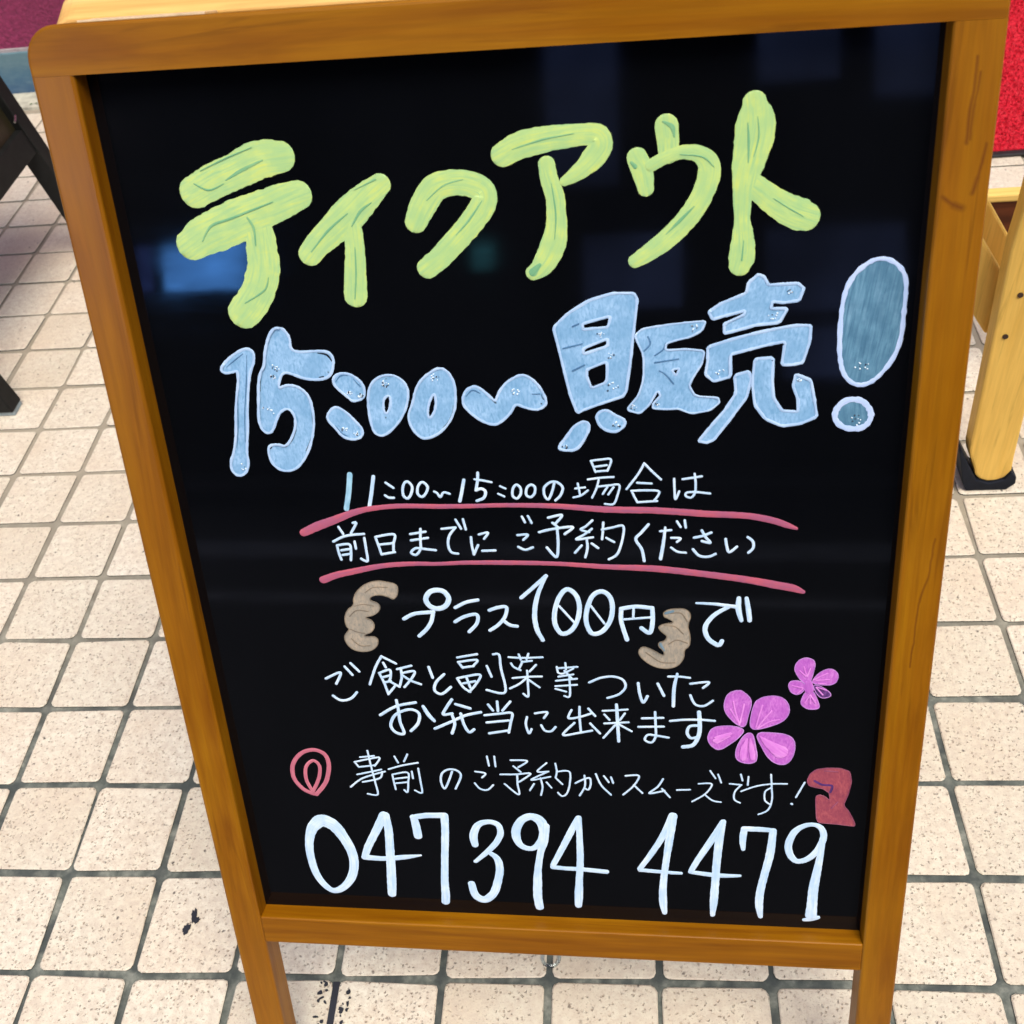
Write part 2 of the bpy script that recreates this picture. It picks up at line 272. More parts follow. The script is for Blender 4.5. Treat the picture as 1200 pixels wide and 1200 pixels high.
GLYPHS = [
["te","green",[["s",0,0,[816,8368,197,961,8434,211,1108,8485,216,1254,8542,228,1391,8555,195]],["s",0,0,[731,8044,204,826,8095,250,977,8149,268,1128,8210,247,1274,8257,225,1391,8298,205,1470,8321,184]],["s",0,0,[1188,8154,174,1188,8006,202,1176,7870,214,1119,7732,220,1059,7649,221,997,7587,211]],["s","greendk",0,[1029,8431,8,1135,8484,21,1281,8541,10]],["s","greendk",0,[820,8420,7,908,8377,12,1012,8412,5]],["s","greendk",0,[806,8061,7,880,8153,16,1014,8195,16,1161,8242,13,1307,8288,7]],["s","greendk",0,[1126,8197,11,1156,8129,16,1151,8021,8]],["s","greendk",0,[1016,7650,7,1159,7731,12,1201,7813,5]],["s","greendk",0,[876,8495,5,1054,8564,9,1226,8619,5]]]],
["small i","green",[["s",0,0,[1994,8362,136,1906,8296,176,1785,8196,211,1662,8096,186,1554,8013,161,1497,7954,151]],["s",0,0,[1792,8091,119,1788,7957,127,1772,7821,142,1756,7676,152]],["s","greendk",0,[1506,7967,7,1635,8097,15,1771,8197,7]],["s","greendk",0,[1788,8117,7,1854,8207,18,1928,8256,7]],["s","greendk",0,[1791,7984,5,1777,7821,11,1749,7656,7]],["s","greendk",0,[1830,8337,5,1971,8395,10]]]],
["ku","green",[["s",0,0,[2195,8128,138,2252,8229,163,2335,8328,165,2455,8355,154,2558,8338,154,2630,8296,148,2620,8214,155,2532,8101,150,2423,7993,145,2320,7897,140,2240,7839,134]],["s","greendk",0,[2274,8254,5,2388,8339,10,2509,8371,5]],["s","greendk",0,[2616,8240,5,2528,8127,12,2440,8039,5]]]],
["a","green",[["s",0,0,[2758,8503,139,2870,8553,158,2998,8578,151,3124,8590,138,3249,8596,125,3330,8580,140,3341,8525,140,3295,8460,138,3230,8401,107,3171,8361,82,3119,8332,57]],["s",0,0,[3018,8436,99,3030,8348,108,3060,8246,115,3063,8157,119,3058,8054,136,3037,7964,154,2993,7873,147,2947,7814,125,2902,7785,93]],["s","greendk",0,[2817,8531,5,2998,8578,11,3187,8605,5]],["s","greendk",0,[3042,8323,5,3059,8144,10,3045,7990,5]],["s","greendk",0,[2902,7789,53,2945,7835,21]]]],
["u","green",[["s",0,0,[3553,8447,123,3581,8375,127,3601,8270,97]],["s",0,0,[3724,8621,136,3731,8560,132,3735,8464,116]],["s",0,0,[3634,8401,73,3710,8440,76,3802,8467,79,3893,8460,95,3957,8414,122,3972,8346,134,3947,8255,129,3895,8152,128,3814,8049,125,3707,7951,120,3598,7876,103,3531,7836,85]],["s","greendk",0,[3518,8423,16,3541,8399,26]],["s","greendk",0,[3705,8645,11,3756,8614,28,3768,8558,9]],["s","greendk",0,[3719,7993,6,3802,8073,19,3884,8153,6]],["s","greendk",0,[3802,8456,5,3928,8438,9,3997,8379,5]]]],
["to","green",[["s",0,0,[4221,8722,136,4229,8646,210,4226,8558,229,4209,8459,207,4186,8347,172,4169,8245,126,4166,8141,104,4167,8059,95,4173,7964,129,4170,7843,158,4159,7789,132]],["s",0,0,[4246,8248,140,4334,8175,158,4428,8113,176,4498,8081,194,4533,8068,170]],["s","greendk",0,[4185,8615,6,4193,8504,14,4193,8392,6]],["s","greendk",0,[4240,8645,5,4249,8535,9,4224,8425,5]],["s","greendk",0,[4345,8180,5,4439,8118,9,4521,8068,5]],["s","greendk",0,[4179,7939,5,4170,7819,10]]]],
["1","blue",[["p",0,[774,7218,831,7274,902,7319,963,7344,1002,7332,1016,7296,1000,7233,964,7171,931,7044,900,6893,873,6728,844,6606,844,6526,826,6458,784,6418,741,6418,710,6459,715,6528,751,6596,791,6730,813,6873,843,7003,875,7109,885,7194,857,7184,803,7175,774,7186],[],18,0,0.25],["s","deep",0,[811,7217,4,882,7268,9,941,7308,4]],["s","deep",0,[965,7297,4,929,7108,8,881,6894,6,845,6673,4]],["s","deep",0,[858,7046,4,815,6785,6,778,6629,3]]]],
["5","blue",[["p",0,[1211,7485,1252,7459,1279,7402,1268,7336,1310,7309,1402,7312,1493,7314,1541,7293,1552,7241,1532,7168,1497,7127,1424,7112,1333,7123,1266,7154,1207,7174,1169,7140,1143,7056,1192,7079,1254,7080,1311,7049,1350,6993,1361,6896,1353,6787,1317,6666,1256,6544,1180,6465,1102,6446,1032,6478,1001,6547,1003,6626,1028,6650,1082,6653,1127,6635,1171,6679,1213,6756,1232,6833,1216,6898,1177,6919,1124,6884,1087,6813,1055,6748,1016,6735,979,6771,972,6848,994,6978,1016,7106,1043,7180,1076,7221,1094,7314,1134,7416,1173,7471],[],18,0,0.25],["s","gap",0,[1451,7299,6,1510,7285,14,1540,7239,6]],["s","gap",0,[1354,6950,4,1342,6776,7,1315,6688,7,1267,6600,4]],["s","gap",0,[1130,6633,8,1182,6681,6,1223,6756,3]],["s","gap",0,[1045,7180,5,1021,7085,6,1016,7042,3]],["s","gap",0,[1017,6620,8,1040,6643,4]],["s","gap",0,[1439,7131,8,1468,7136,8]],["s","gap",0,[1503,7167,7,1505,7166,7]]]],
["colon","blue",[["p",0,[1527,7116,1562,7152,1624,7156,1681,7128,1725,7080,1736,7017,1711,6969,1643,6953,1611,6987,1566,7031,1531,7074],[],17,0,0.25],["p",0,[1452,6861,1499,6915,1540,6914,1596,6870,1649,6804,1689,6749,1671,6694,1612,6675,1541,6696,1498,6763,1454,6818],[],17,0,0.25],["s","deep",0,[1544,7095,4,1580,7136,9,1632,7140,4]],["s","deep",0,[1501,6784,4,1535,6729,9,1574,6706,4]],["s","deep",0,[1669,7113,4,1707,7060,9]]]],
["0","blue",[["p",0,[1915,7142,1985,7111,2026,7050,2026,6984,1990,6873,1915,6767,1820,6697,1768,6718,1752,6764,1742,6878,1750,6985,1775,7069,1831,7122],[[1881,6992,1902,6987,1899,6931,1879,6875,1855,6859,1844,6898,1854,6965]],17,0,0.25],["s","gap",0,[1854,6836,8,1855,6833,8]],["s","gap",0,[1888,7110,7,1890,7110,7]]]],
["0","blue",[["p",0,[2253,7181,2302,7153,2338,7087,2343,7000,2334,6900,2291,6800,2209,6711,2109,6673,2058,6702,2017,6771,2007,6850,2051,6939,2076,7027,2120,7097,2188,7150],[[2205,7002,2206,6925,2186,6858,2150,6820,2141,6859,2155,6926,2182,6981]],17,0,0.25],["s","gap",0,[2319,6912,2,2309,6856,6,2269,6789,6,2234,6756,2]],["s","gap",0,[2206,7106,9,2208,7105,9]]]],
["wave dash","blue",[["p",0,[2391,6977,2415,7020,2470,7049,2519,7023,2577,6962,2604,6934,2626,6994,2677,7063,2752,7108,2804,7118,2863,7081,2910,7020,2946,6922,2913,6884,2861,6870,2790,6892,2735,6920,2705,6860,2638,6794,2584,6767,2502,6797,2423,6865,2386,6921],[],17,0,0.25],["s","gap",0,[2576,6953,3,2604,6926,9,2608,6926,6]],["s","gap",0,[2905,6914,9,2907,6914,9]],["s","gap",0,[2908,6977,3,2922,6944,5]],["s","deep",0,[2412,6976,5,2457,7019,12,2507,6996,5]],["s","deep",0,[2847,6984,4,2898,6983,10]]]],
["han","blue",[["p",0,[3010,7431,3107,7520,3242,7599,3389,7640,3519,7636,3540,7598,3515,7401,3489,7185,3454,6962,3294,6908,3186,6869,3139,6845,3098,6969,3061,7163,3031,7322],[[3192,7449,3373,7494,3354,7421,3265,7416,3198,7410],[3194,7286,3352,7347,3350,7298,3192,7247],[3211,7144,3344,7196,3336,7053,3237,7015,3209,7096]],18,0,0.12],["p",0,[2996,6596,3070,6688,3112,6754,3183,6790,3220,6753,3178,6652,3120,6577,3034,6578],[],19,0,0.25],["p",0,[3261,6835,3323,6867,3383,6824,3451,6790,3442,6740,3380,6700,3304,6726,3267,6777],[],18,0,0.25],["p",0,[3521,7363,3566,7403,3704,7424,3849,7438,3961,7445,3936,7382,3864,7343,3777,7325,3715,7304,3711,7260,3835,7266,3955,7251,3938,7166,3887,7081,3858,7021,3898,6949,4043,6934,4051,6901,3993,6849,3873,6828,3791,6866,3724,6862,3626,6869,3629,6902,3679,6957,3660,6993,3604,6894,3542,6835,3457,6864,3537,6960,3571,7072,3574,7230,3535,7324],[[3750,7128,3800,7138,3776,7086]],13,0,0.15],["s","deep",0,[3711,7304,10,3696,7265,10,3644,7228,10]],["s","deep",0,[3602,7353,10,3616,7306,10,3579,7261,10]],["s","deep",0,[3673,7125,10,3710,7100,10,3761,7036,10]],["s","deep",0,[3644,7181,10,3791,7201,10]],["s","deep",0,[3067,7290,10,3187,7318,10]],["s","deep",0,[3120,7138,11,3197,7176,11]],["s","deep",0,[3133,7435,10,3170,7450,10]]]],
["bai","blue",[["p",0,[3978,7502,4048,7552,4203,7613,4215,7679,4270,7728,4305,7712,4334,7660,4439,7664,4508,7666,4544,7632,4520,7559,4429,7547,4359,7557,4353,7513,4452,7510,4406,7422,4265,7411,4137,7376,4073,7363,4072,7424,4192,7480,4198,7505,4078,7476,4000,7456],[],19,0,0.1],["p",0,[3973,7274,4081,7309,4224,7348,4365,7378,4506,7401,4597,7398,4595,7295,4559,7159,4495,7145,4431,7146,4446,7299,4368,7286,4226,7252,4114,7224,4117,7075,4012,7046,3960,7095,3974,7188],[],19,0,0.1],["p",0,[4143,7083,4230,7107,4249,7057,4220,6930,4134,6803,4018,6640,3973,6621,3920,6633,4001,6739,4089,6852,4153,6963],[],19,0,0.1],["p",0,[4264,7189,4379,7194,4377,7054,4388,6927,4443,6837,4545,6827,4542,6908,4506,7004,4520,7082,4615,7040,4643,6906,4664,6793,4564,6746,4447,6732,4342,6783,4273,6881,4254,7025],[],19,0,0.1]]],
["exclamation mark","teal",[["p",0,[4970,7804,5040,7791,5102,7743,5138,7674,5144,7569,5141,7453,5142,7323,5117,7203,5063,7104,4997,7027,4927,6997,4864,7013,4808,7077,4782,7178,4773,7289,4772,7420,4776,7528,4794,7633,4839,7716,4904,7776],[],28,"pale2",0.25],["p",0,[4881,6910,4945,6891,4991,6832,5000,6774,4967,6716,4895,6699,4820,6718,4774,6772,4776,6836,4820,6893],[],37,"pale2",0.25]]],
["1","tealink",[["s",0,0,[1551,6416,38,1526,6285,38,1492,6152,38]]]],
["1","white",[["s",0,0,[1715,6398,26,1689,6283,26,1660,6171,26]]]],
["colon","white",[["s",0,0,[1796,6351,18,1821,6331,18,1846,6311,18]],["s",0,0,[1781,6254,18,1807,6236,18,1841,6235,18]]]],
["0","white",[["s",0,1,[1953,6357,19,1979,6320,19,1968,6268,19,1940,6229,19,1912,6249,19,1911,6301,19,1928,6347,19]]]],
["0","white",[["s",0,1,[2060,6352,19,2087,6319,19,2074,6274,19,2043,6241,19,2015,6261,19,2016,6307,19,2036,6343,19]]]],
["wave dash","white",[["s",0,0,[2131,6280,17,2150,6267,17,2169,6238,17,2196,6273,17,2237,6262,17]]]],
["1","white",[["s",0,0,[2344,6366,23,2326,6291,23,2303,6206,24]]]],
["5","white",[["s",0,0,[2445,6419,20,2438,6361,20,2423,6290,21]],["s",0,0,[2418,6371,15,2476,6361,17,2534,6348,15]],["s",0,0,[2423,6288,21,2459,6300,21,2487,6277,21,2472,6231,21,2423,6208,21]]]],
["colon","white",[["s",0,0,[2590,6317,15,2626,6299,15]],["s",0,0,[2574,6260,15,2614,6239,15]]]],
["0","white",[["s",0,1,[2702,6327,18,2730,6301,18,2727,6255,18,2701,6223,18,2673,6243,18,2677,6295,18]]]],
["0","white",[["s",0,1,[2807,6326,18,2829,6306,18,2823,6261,18,2796,6233,18,2767,6249,18,2770,6294,18,2787,6319,18]]]],
["no","white",[["s",0,0,[2962,6340,18,2944,6273,18,2915,6215,18,2890,6248,18,2893,6306,18,2936,6344,18,2982,6343,18,3017,6304,18,3001,6247,18,2964,6208,18]]]],
["ba","white",[["s",0,0,[3103,6295,15,3168,6303,15]],["s",0,0,[3120,6333,15,3132,6252,15]],["s",0,0,[3087,6228,15,3139,6243,15,3187,6281,15]],["s",0,0,[3214,6499,15,3280,6508,15,3348,6507,15,3323,6425,15]],["s",0,0,[3217,6492,15,3243,6417,15]],["s",0,0,[3233,6455,15,3319,6467,15]],["s",0,0,[3241,6421,15,3318,6427,15]],["s",0,0,[3190,6363,15,3276,6375,15,3362,6380,15]],["s",0,0,[3262,6360,15,3245,6296,15,3214,6227,15]],["s",0,0,[3257,6309,15,3332,6318,15,3398,6320,15,3385,6244,15,3357,6179,15,3299,6180,15]],["s",0,0,[3320,6308,15,3286,6255,15]],["s",0,0,[3360,6305,15,3324,6251,15]]]],
["ai","white",[["s",0,0,[3567,6476,16,3527,6401,16,3447,6288,16]],["s",0,0,[3567,6476,16,3617,6419,16,3675,6358,16]],["s",0,0,[3518,6334,16,3613,6328,16]],["s",0,0,[3481,6271,16,3499,6227,16,3517,6189,16]],["s",0,0,[3479,6275,16,3576,6278,16,3663,6267,16,3628,6197,16]],["s",0,0,[3517,6189,16,3649,6198,16]]]],
["ha","white",[["s",0,0,[3763,6361,16,3765,6285,16,3771,6209,16,3796,6268,16]],["s",0,0,[3819,6358,16,3886,6368,16,3944,6378,16]],["s",0,0,[3897,6397,16,3904,6328,16,3900,6259,16,3875,6222,16,3839,6234,16,3847,6259,16,3909,6262,16,3999,6251,16]]]],
["upper red underline","red",[["s",0,0,[1154,5963,61,1265,6015,67,1406,6069,60,1549,6125,48,1685,6155,39,1885,6172,36,2144,6167,35,2408,6169,33,2604,6174,32,2956,6166,38,3304,6138,46,3648,6128,48,3989,6101,48,4243,6086,46,4412,6051,48,4514,6012,40,4570,5989,23]]]],
["lower red underline","red",[["s",0,0,[1243,5575,60,1344,5614,53,1488,5649,48,1694,5692,40,1902,5710,36,2100,5710,30,2304,5720,33,2585,5721,36,2934,5714,33,3291,5690,39,3644,5674,50,3994,5630,49,4255,5590,53,4429,5554,59,4568,5524,56,4638,5494,29]]]],
["zen","white",[["s",0,0,[1415,6007,19,1441,5952,19]],["s",0,0,[1524,6039,19,1548,6039,19,1500,5959,19]],["s",0,0,[1362,5891,19,1457,5936,19,1593,5952,19]],["s",0,0,[1385,5858,19,1390,5798,19,1401,5744,19]],["s",0,0,[1390,5861,19,1475,5868,19,1480,5805,19,1471,5740,19]],["s",0,0,[1411,5820,19,1478,5831,19]],["s",0,0,[1416,5782,19,1475,5792,19]],["s",0,0,[1518,5891,19,1520,5835,19]],["s",0,0,[1592,5920,19,1594,5828,19,1593,5734,19,1548,5752,19]]]],
["nichi","white",[["s",0,0,[1673,5925,19,1687,5858,19,1701,5787,19]],["s",0,0,[1678,5928,19,1809,5947,19,1798,5872,19,1791,5805,19]],["s",0,0,[1693,5865,19,1799,5877,19]],["s",0,0,[1701,5787,19,1801,5805,19]]]],
["ma","white",[["s",0,0,[1927,5949,19,2037,5968,19]],["s",0,0,[1928,5899,19,2050,5919,19]],["s",0,0,[2004,5990,19,1995,5902,19,1988,5830,19,1952,5783,19,1918,5801,19,1955,5836,19,2021,5830,19,2097,5820,19]]]],
["de","white",[["s",0,0,[2155,5990,18,2255,6001,18]],["s",0,0,[2255,6001,18,2206,5938,19,2190,5864,19,2207,5805,19,2254,5792,19]],["s",0,0,[2260,6062,18,2293,5992,18]],["s",0,0,[2313,6065,18,2326,5986,18]]]],
["ni","white",[["s",0,0,[2357,5923,18,2359,5849,19,2368,5786,19]],["s",0,0,[2368,5786,19,2403,5860,19]],["s",0,0,[2416,5945,18,2480,5959,18,2450,5911,18]],["s",0,0,[2430,5815,19,2522,5818,19]]]],
["go","white",[["s",0,0,[2726,6083,17,2744,6039,17]],["s",0,0,[2767,6088,17,2790,6034,17]],["s",0,0,[2686,5939,18,2758,5942,18,2725,5902,18]],["s",0,0,[2686,5847,18,2733,5823,18,2788,5843,18]]]],
["yo","white",[["s",0,0,[2907,6074,19,3002,6093,19,2949,6022,19]],["s",0,0,[2935,6034,19,2969,6002,19]],["s",0,0,[2839,5962,19,2921,5984,19,3072,6002,19,3016,5948,19]],["s",0,0,[2965,5982,19,2966,5867,20,2949,5766,20,2887,5841,20]]]],
["yaku","white",[["s",0,0,[3209,6052,17,3163,6007,17,3127,5981,17,3184,5961,17]],["s",0,0,[3203,5987,17,3148,5941,17,3094,5905,18,3209,5921,17]],["s",0,0,[3165,5913,17,3168,5837,18,3151,5764,18]],["s",0,0,[3128,5857,18,3081,5800,18]],["s",0,0,[3199,5873,18,3242,5837,18]],["s",0,0,[3283,6036,17,3277,5957,17,3271,5907,17]],["s",0,0,[3273,5981,17,3343,5997,17,3417,6008,17,3411,5907,17,3373,5792,18,3314,5749,18]],["s",0,0,[3301,5917,17,3353,5885,17]]]],
["ku","white",[["s",0,0,[3589,6019,21,3543,5960,21,3502,5905,21,3541,5826,21,3557,5735,21]]]],
["da","white",[["s",0,0,[3668,5966,17,3742,5975,17]],["s",0,0,[3702,5995,17,3689,5876,23,3669,5752,25]],["s",0,0,[3781,6042,17,3805,5999,17]],["s",0,0,[3833,6050,17,3840,5995,17]],["s",0,0,[3742,5916,17,3805,5912,17,3781,5884,17]],["s",0,0,[3741,5840,17,3785,5808,17,3840,5800,17]]]],
["sa","white",[["s",0,0,[3897,5916,19,3957,5931,19,4011,5955,19]],["s",0,0,[3948,5971,19,3974,5920,19,4005,5876,19,3949,5890,19]],["s",0,0,[3889,5826,19,3932,5776,19,3993,5768,19,4041,5790,19]]]],
["i","white",[["s",0,0,[4108,5905,19,4115,5856,19,4133,5804,19,4184,5846,19]],["s",0,0,[4255,5919,19,4290,5885,19,4292,5836,19,4262,5800,19]]]],
["tan curl","tan",[["p",0,[1792,5500,1778,5543,1716,5557,1642,5571,1564,5549,1494,5499,1446,5426,1444,5361,1388,5324,1356,5250,1362,5175,1385,5153,1336,5100,1337,5040,1375,4979,1450,4953,1531,4966,1582,5013,1593,5073,1559,5095,1507,5090,1482,5102,1557,5133,1581,5192,1564,5237,1502,5258,1595,5281,1642,5333,1633,5384,1565,5405,1582,5442,1654,5456,1715,5435,1744,5414,1777,5443],[],7,"tandark",0.25],["s","tandark",0,[1447,5353,7,1516,5369,7,1591,5355,7]],["s","tandark",0,[1391,5153,8,1434,5131,8,1497,5117,8]],["s","tandark",0,[1541,5470,7,1610,5514,7,1711,5514,7]],["s","tandark",0,[1399,5265,8,1458,5317,8,1547,5310,7]],["s","tandark",0,[1387,5071,8,1445,5011,8,1523,5012,8]]]],
["pu","white",[["s",0,0,[1806,5246,30,1889,5291,30,2030,5307,30]],["s",0,0,[2027,5300,30,2007,5226,30,1965,5159,30,1905,5099,30]],["s",0,1,[2077,5493,39,2128,5476,39,2154,5419,39,2123,5358,40,2062,5336,40,2007,5360,40,1985,5418,39,2019,5476,39]]]],
["ra","white",[["s",0,0,[2195,5345,27,2277,5391,27,2365,5411,27]],["s",0,0,[2184,5225,27,2254,5269,27,2347,5288,27,2344,5215,27,2281,5141,27]]]],
["su","white",[["s",0,0,[2443,5325,27,2510,5350,27,2569,5350,27,2551,5268,27,2499,5202,27,2436,5154,27]],["s",0,0,[2539,5239,27,2586,5200,27,2636,5191,27]]]],
["1","white",[["s",0,0,[2681,5432,29,2767,5513,29,2868,5612,29]],["s",0,0,[2868,5612,23,2801,5459,32,2770,5303,36,2778,5172,36,2817,5075,30]]]],
["0","white",[["s",0,1,[3009,5503,35,3070,5460,35,3094,5358,35,3071,5236,35,3019,5152,36,2955,5133,36,2914,5209,36,2915,5313,35,2951,5434,35]],["s",0,0,[2948,5365,18,3049,5231,18]]]],
["0","white",[["s",0,1,[3248,5487,35,3306,5453,35,3328,5360,35,3307,5239,35,3246,5151,36,3176,5136,36,3140,5220,35,3144,5324,35,3186,5444,35]],["s",0,0,[3175,5367,18,3267,5221,18]]]],
["en","white",[["s",0,0,[3390,5343,32,3388,5239,32,3425,5086,33]],["s",0,0,[3390,5346,32,3492,5364,32,3608,5353,32]],["s",0,0,[3608,5353,32,3609,5242,32,3588,5146,32,3530,5185,32]],["s",0,0,[3410,5257,18,3599,5276,18]],["s",0,0,[3477,5347,18,3473,5271,18]]]],
["tan curl","tan",[["p",0,[3687,5328,3752,5349,3852,5347,3881,5287,3852,5209,3874,5123,3870,5035,3831,5008,3831,4929,3780,4856,3691,4837,3602,4862,3529,4924,3500,4986,3531,5031,3589,5014,3692,4944,3685,4998,3648,5032,3651,5068,3692,5077,3715,5121,3664,5164,3647,5199,3686,5225,3766,5235,3722,5269,3686,5285],[],7,"tandark",0.25],["s","tandark",0,[3693,5208,9,3766,5200,9,3824,5140,9]],["s","tandark",0,[3722,5051,9,3780,5087,9,3853,5062,9]],["s","tandark",0,[3559,4978,9,3662,4899,9,3765,4892,9]],["s","tandark",0,[3737,5312,9,3809,5312,9,3852,5244,9]],["s","bluegrey",0,[3660,5059,21,3685,4998,21]],["s","bluegrey",0,[3701,5311,20,3752,5329,20]]]],
["de","white",[["s",0,0,[3916,5395,17,4037,5389,23,4179,5369,29]],["s",0,0,[4137,5366,29,4038,5297,32,3979,5202,35,3997,5107,35,4070,5047,35,4096,5082,32]],["s",0,0,[4206,5437,32,4205,5349,40,4227,5256,29]],["s",0,0,[4259,5437,29,4273,5350,35,4284,5257,32]]]],
["go","white",[["s",0,0,[1139,4705,21,1260,4762,21,1215,4659,21]],["s",0,0,[1301,4817,21,1351,4743,21]],["s",0,0,[1351,4849,21,1408,4775,21]],["s",0,0,[1173,4547,22,1232,4505,22,1309,4523,22,1366,4583,21]]]],
["han","white",[["s",0,0,[1596,4914,20,1538,4813,20,1477,4659,20]],["s",0,0,[1596,4914,20,1700,4851,20]],["s",0,0,[1603,4857,20,1618,4817,20]],["s",0,0,[1561,4764,20,1588,4682,20,1611,4572,20]],["s",0,0,[1569,4767,20,1644,4796,20,1649,4745,20,1632,4690,20]],["s",0,0,[1583,4725,20,1638,4743,20]],["s",0,0,[1595,4679,20,1643,4694,20]],["s",0,0,[1611,4572,20,1670,4647,20]],["s",0,0,[1636,4690,20,1705,4642,20]],["s",0,0,[1705,4803,20,1816,4836,20]],["s",0,0,[1734,4801,20,1732,4731,20,1711,4657,20]],["s",0,0,[1736,4767,20,1834,4787,20,1810,4725,20,1745,4642,20]],["s",0,0,[1741,4747,20,1801,4701,20,1873,4670,20]]]],
["to","white",[["s",0,0,[1947,4823,22,1968,4728,23]],["s",0,0,[2058,4760,22,1990,4685,23,1973,4611,23,2025,4581,23,2099,4645,23]]]],
["fuku","white",[["s",0,0,[2172,4912,19,2322,4944,19]],["s",0,0,[2175,4872,19,2205,4821,20]],["s",0,0,[2175,4872,19,2318,4894,19,2284,4838,19]],["s",0,0,[2206,4824,20,2288,4838,19]],["s",0,0,[2156,4723,20,2195,4646,20,2243,4605,20]],["s",0,0,[2159,4728,20,2329,4762,20,2287,4668,20,2237,4608,20]],["s",0,0,[2228,4732,20,2247,4647,20]],["s",0,0,[2198,4682,20,2290,4703,20]],["s",0,0,[2388,4842,19,2416,4748,20]],["s",0,0,[2443,4946,19,2487,4942,19,2492,4829,19,2509,4611,20,2372,4627,20]]]],
["sai","white",[["s",0,0,[2556,4921,17,2659,4916,17,2807,4924,17]],["s",0,0,[2632,4947,17,2645,4900,17]],["s",0,0,[2704,4954,17,2688,4904,17]],["s",0,0,[2571,4867,17,2588,4836,17,2637,4808,17]],["s",0,0,[2657,4885,17,2627,4821,17]],["s",0,0,[2651,4881,17,2726,4893,17]],["s",0,0,[2755,4858,17,2705,4799,17]],["s",0,0,[2575,4737,17,2682,4750,17,2792,4756,17]],["s",0,0,[2686,4806,17,2685,4679,17,2681,4574,18,2646,4597,18]],["s",0,0,[2672,4734,17,2619,4685,17,2549,4644,18]],["s",0,0,[2694,4724,17,2770,4658,17]]]],
["nado","white",[["s",0,0,[2907,4841,16,2913,4791,16]],["s",0,0,[2914,4829,16,3059,4844,16]],["s",0,0,[2972,4877,16,2974,4819,16]],["s",0,0,[3028,4828,16,2948,4782,16,2915,4791,16]],["s",0,0,[2962,4808,16,3012,4745,16]],["s",0,0,[2916,4755,16,3026,4777,16]],["s",0,0,[2896,4718,16,3051,4740,16]],["s",0,0,[2890,4670,16,3049,4686,16]],["s",0,0,[2996,4772,16,2996,4620,16,2985,4575,16,2952,4584,16]],["s",0,0,[2889,4647,16,2967,4623,16]]]],
["tsu","white",[["s",0,0,[3141,4706,19,3227,4749,19,3319,4762,19,3389,4732,19,3405,4669,19,3354,4604,19,3271,4570,19]]]],
["i","white",[["s",0,0,[3499,4707,21,3508,4615,22,3533,4535,22,3565,4592,22]],["s",0,0,[3641,4705,21,3685,4599,22]]]],
["ta","white",[["s",0,0,[3718,4769,18,3795,4770,18,3872,4761,18]],["s",0,0,[3782,4794,20,3759,4668,26,3753,4508,26]],["s",0,0,[3876,4709,18,4008,4726,18,3968,4675,19]],["s",0,0,[3876,4607,19,3911,4528,19,3973,4513,19,4039,4562,19]]]],
["o","white",[["s",0,0,[1525,4373,25,1656,4457,24,1813,4497,24]],["s",0,0,[1665,4514,24,1672,4422,24,1673,4309,25,1692,4203,25,1628,4210,25,1596,4282,25,1647,4381,24,1760,4432,24,1829,4397,24,1813,4304,25,1751,4229,25]],["s",0,0,[1869,4462,26,1901,4387,34,1942,4328,26]]]],
["ben","white",[["s",0,0,[2096,4530,24,2047,4454,24,2018,4390,24,2088,4400,24]],["s",0,0,[2122,4488,24,2230,4451,24]],["s",0,0,[1941,4254,25,2081,4327,24,2192,4386,24,2310,4418,24]],["s",0,0,[2086,4383,24,2099,4303,24,2071,4213,25]],["s",0,0,[2154,4401,24,2171,4297,24,2205,4228,24,2245,4255,24]]]],
["to","white",[["s",0,0,[2442,4519,21,2442,4432,21]],["s",0,0,[2371,4489,21,2403,4436,21]],["s",0,0,[2541,4521,21,2477,4437,21]],["s",0,0,[2337,4390,21,2456,4408,21,2547,4414,21,2531,4322,21,2512,4233,21]],["s",0,0,[2349,4323,21,2517,4346,21]],["s",0,0,[2361,4221,22,2513,4253,21]]]],
["ni","white",[["s",0,0,[2660,4381,19,2647,4310,19,2666,4228,19,2688,4269,19]],["s",0,0,[2723,4416,19,2815,4430,19,2788,4375,19]],["s",0,0,[2764,4308,19,2789,4258,19,2836,4253,19,2872,4294,19]]]],
["shutsu","white",[["s",0,0,[3061,4484,19,3057,4394,19,3062,4259,19]],["s",0,0,[2999,4454,19,2974,4379,19,3057,4391,19,3145,4426,19]],["s",0,0,[3126,4470,19,3174,4404,19]],["s",0,0,[3017,4336,19,2925,4222,19,3051,4245,19,3146,4268,19]],["s",0,0,[3135,4334,19,3205,4243,19]]]],
["rai","white",[["s",0,0,[3232,4451,17,3324,4458,17,3416,4468,17]],["s",0,0,[3244,4418,18,3280,4370,18]],["s",0,0,[3396,4432,17,3359,4372,18]],["s",0,0,[3241,4336,18,3421,4351,18]],["s",0,0,[3336,4512,23,3340,4368,26,3344,4173,24]],["s",0,0,[3321,4322,18,3231,4203,18]],["s",0,0,[3354,4328,18,3442,4269,18]]]],
["ma","white",[["s",0,0,[3523,4389,19,3678,4398,19]],["s",0,0,[3495,4310,19,3681,4318,19]],["s",0,0,[3619,4449,19,3622,4326,19,3621,4227,19,3590,4168,19,3541,4192,19,3564,4239,19,3630,4233,19,3716,4217,19]]]],
["su","white",[["s",0,0,[3730,4370,20,3834,4384,20,3951,4387,20,4054,4380,20]],["s",0,0,[3940,4456,31,3946,4351,32,3941,4253,32,3900,4155,32,3824,4133,32]],["s",0,0,[3932,4334,23,3873,4325,23,3854,4267,23,3880,4218,23,3932,4228,23]]]],
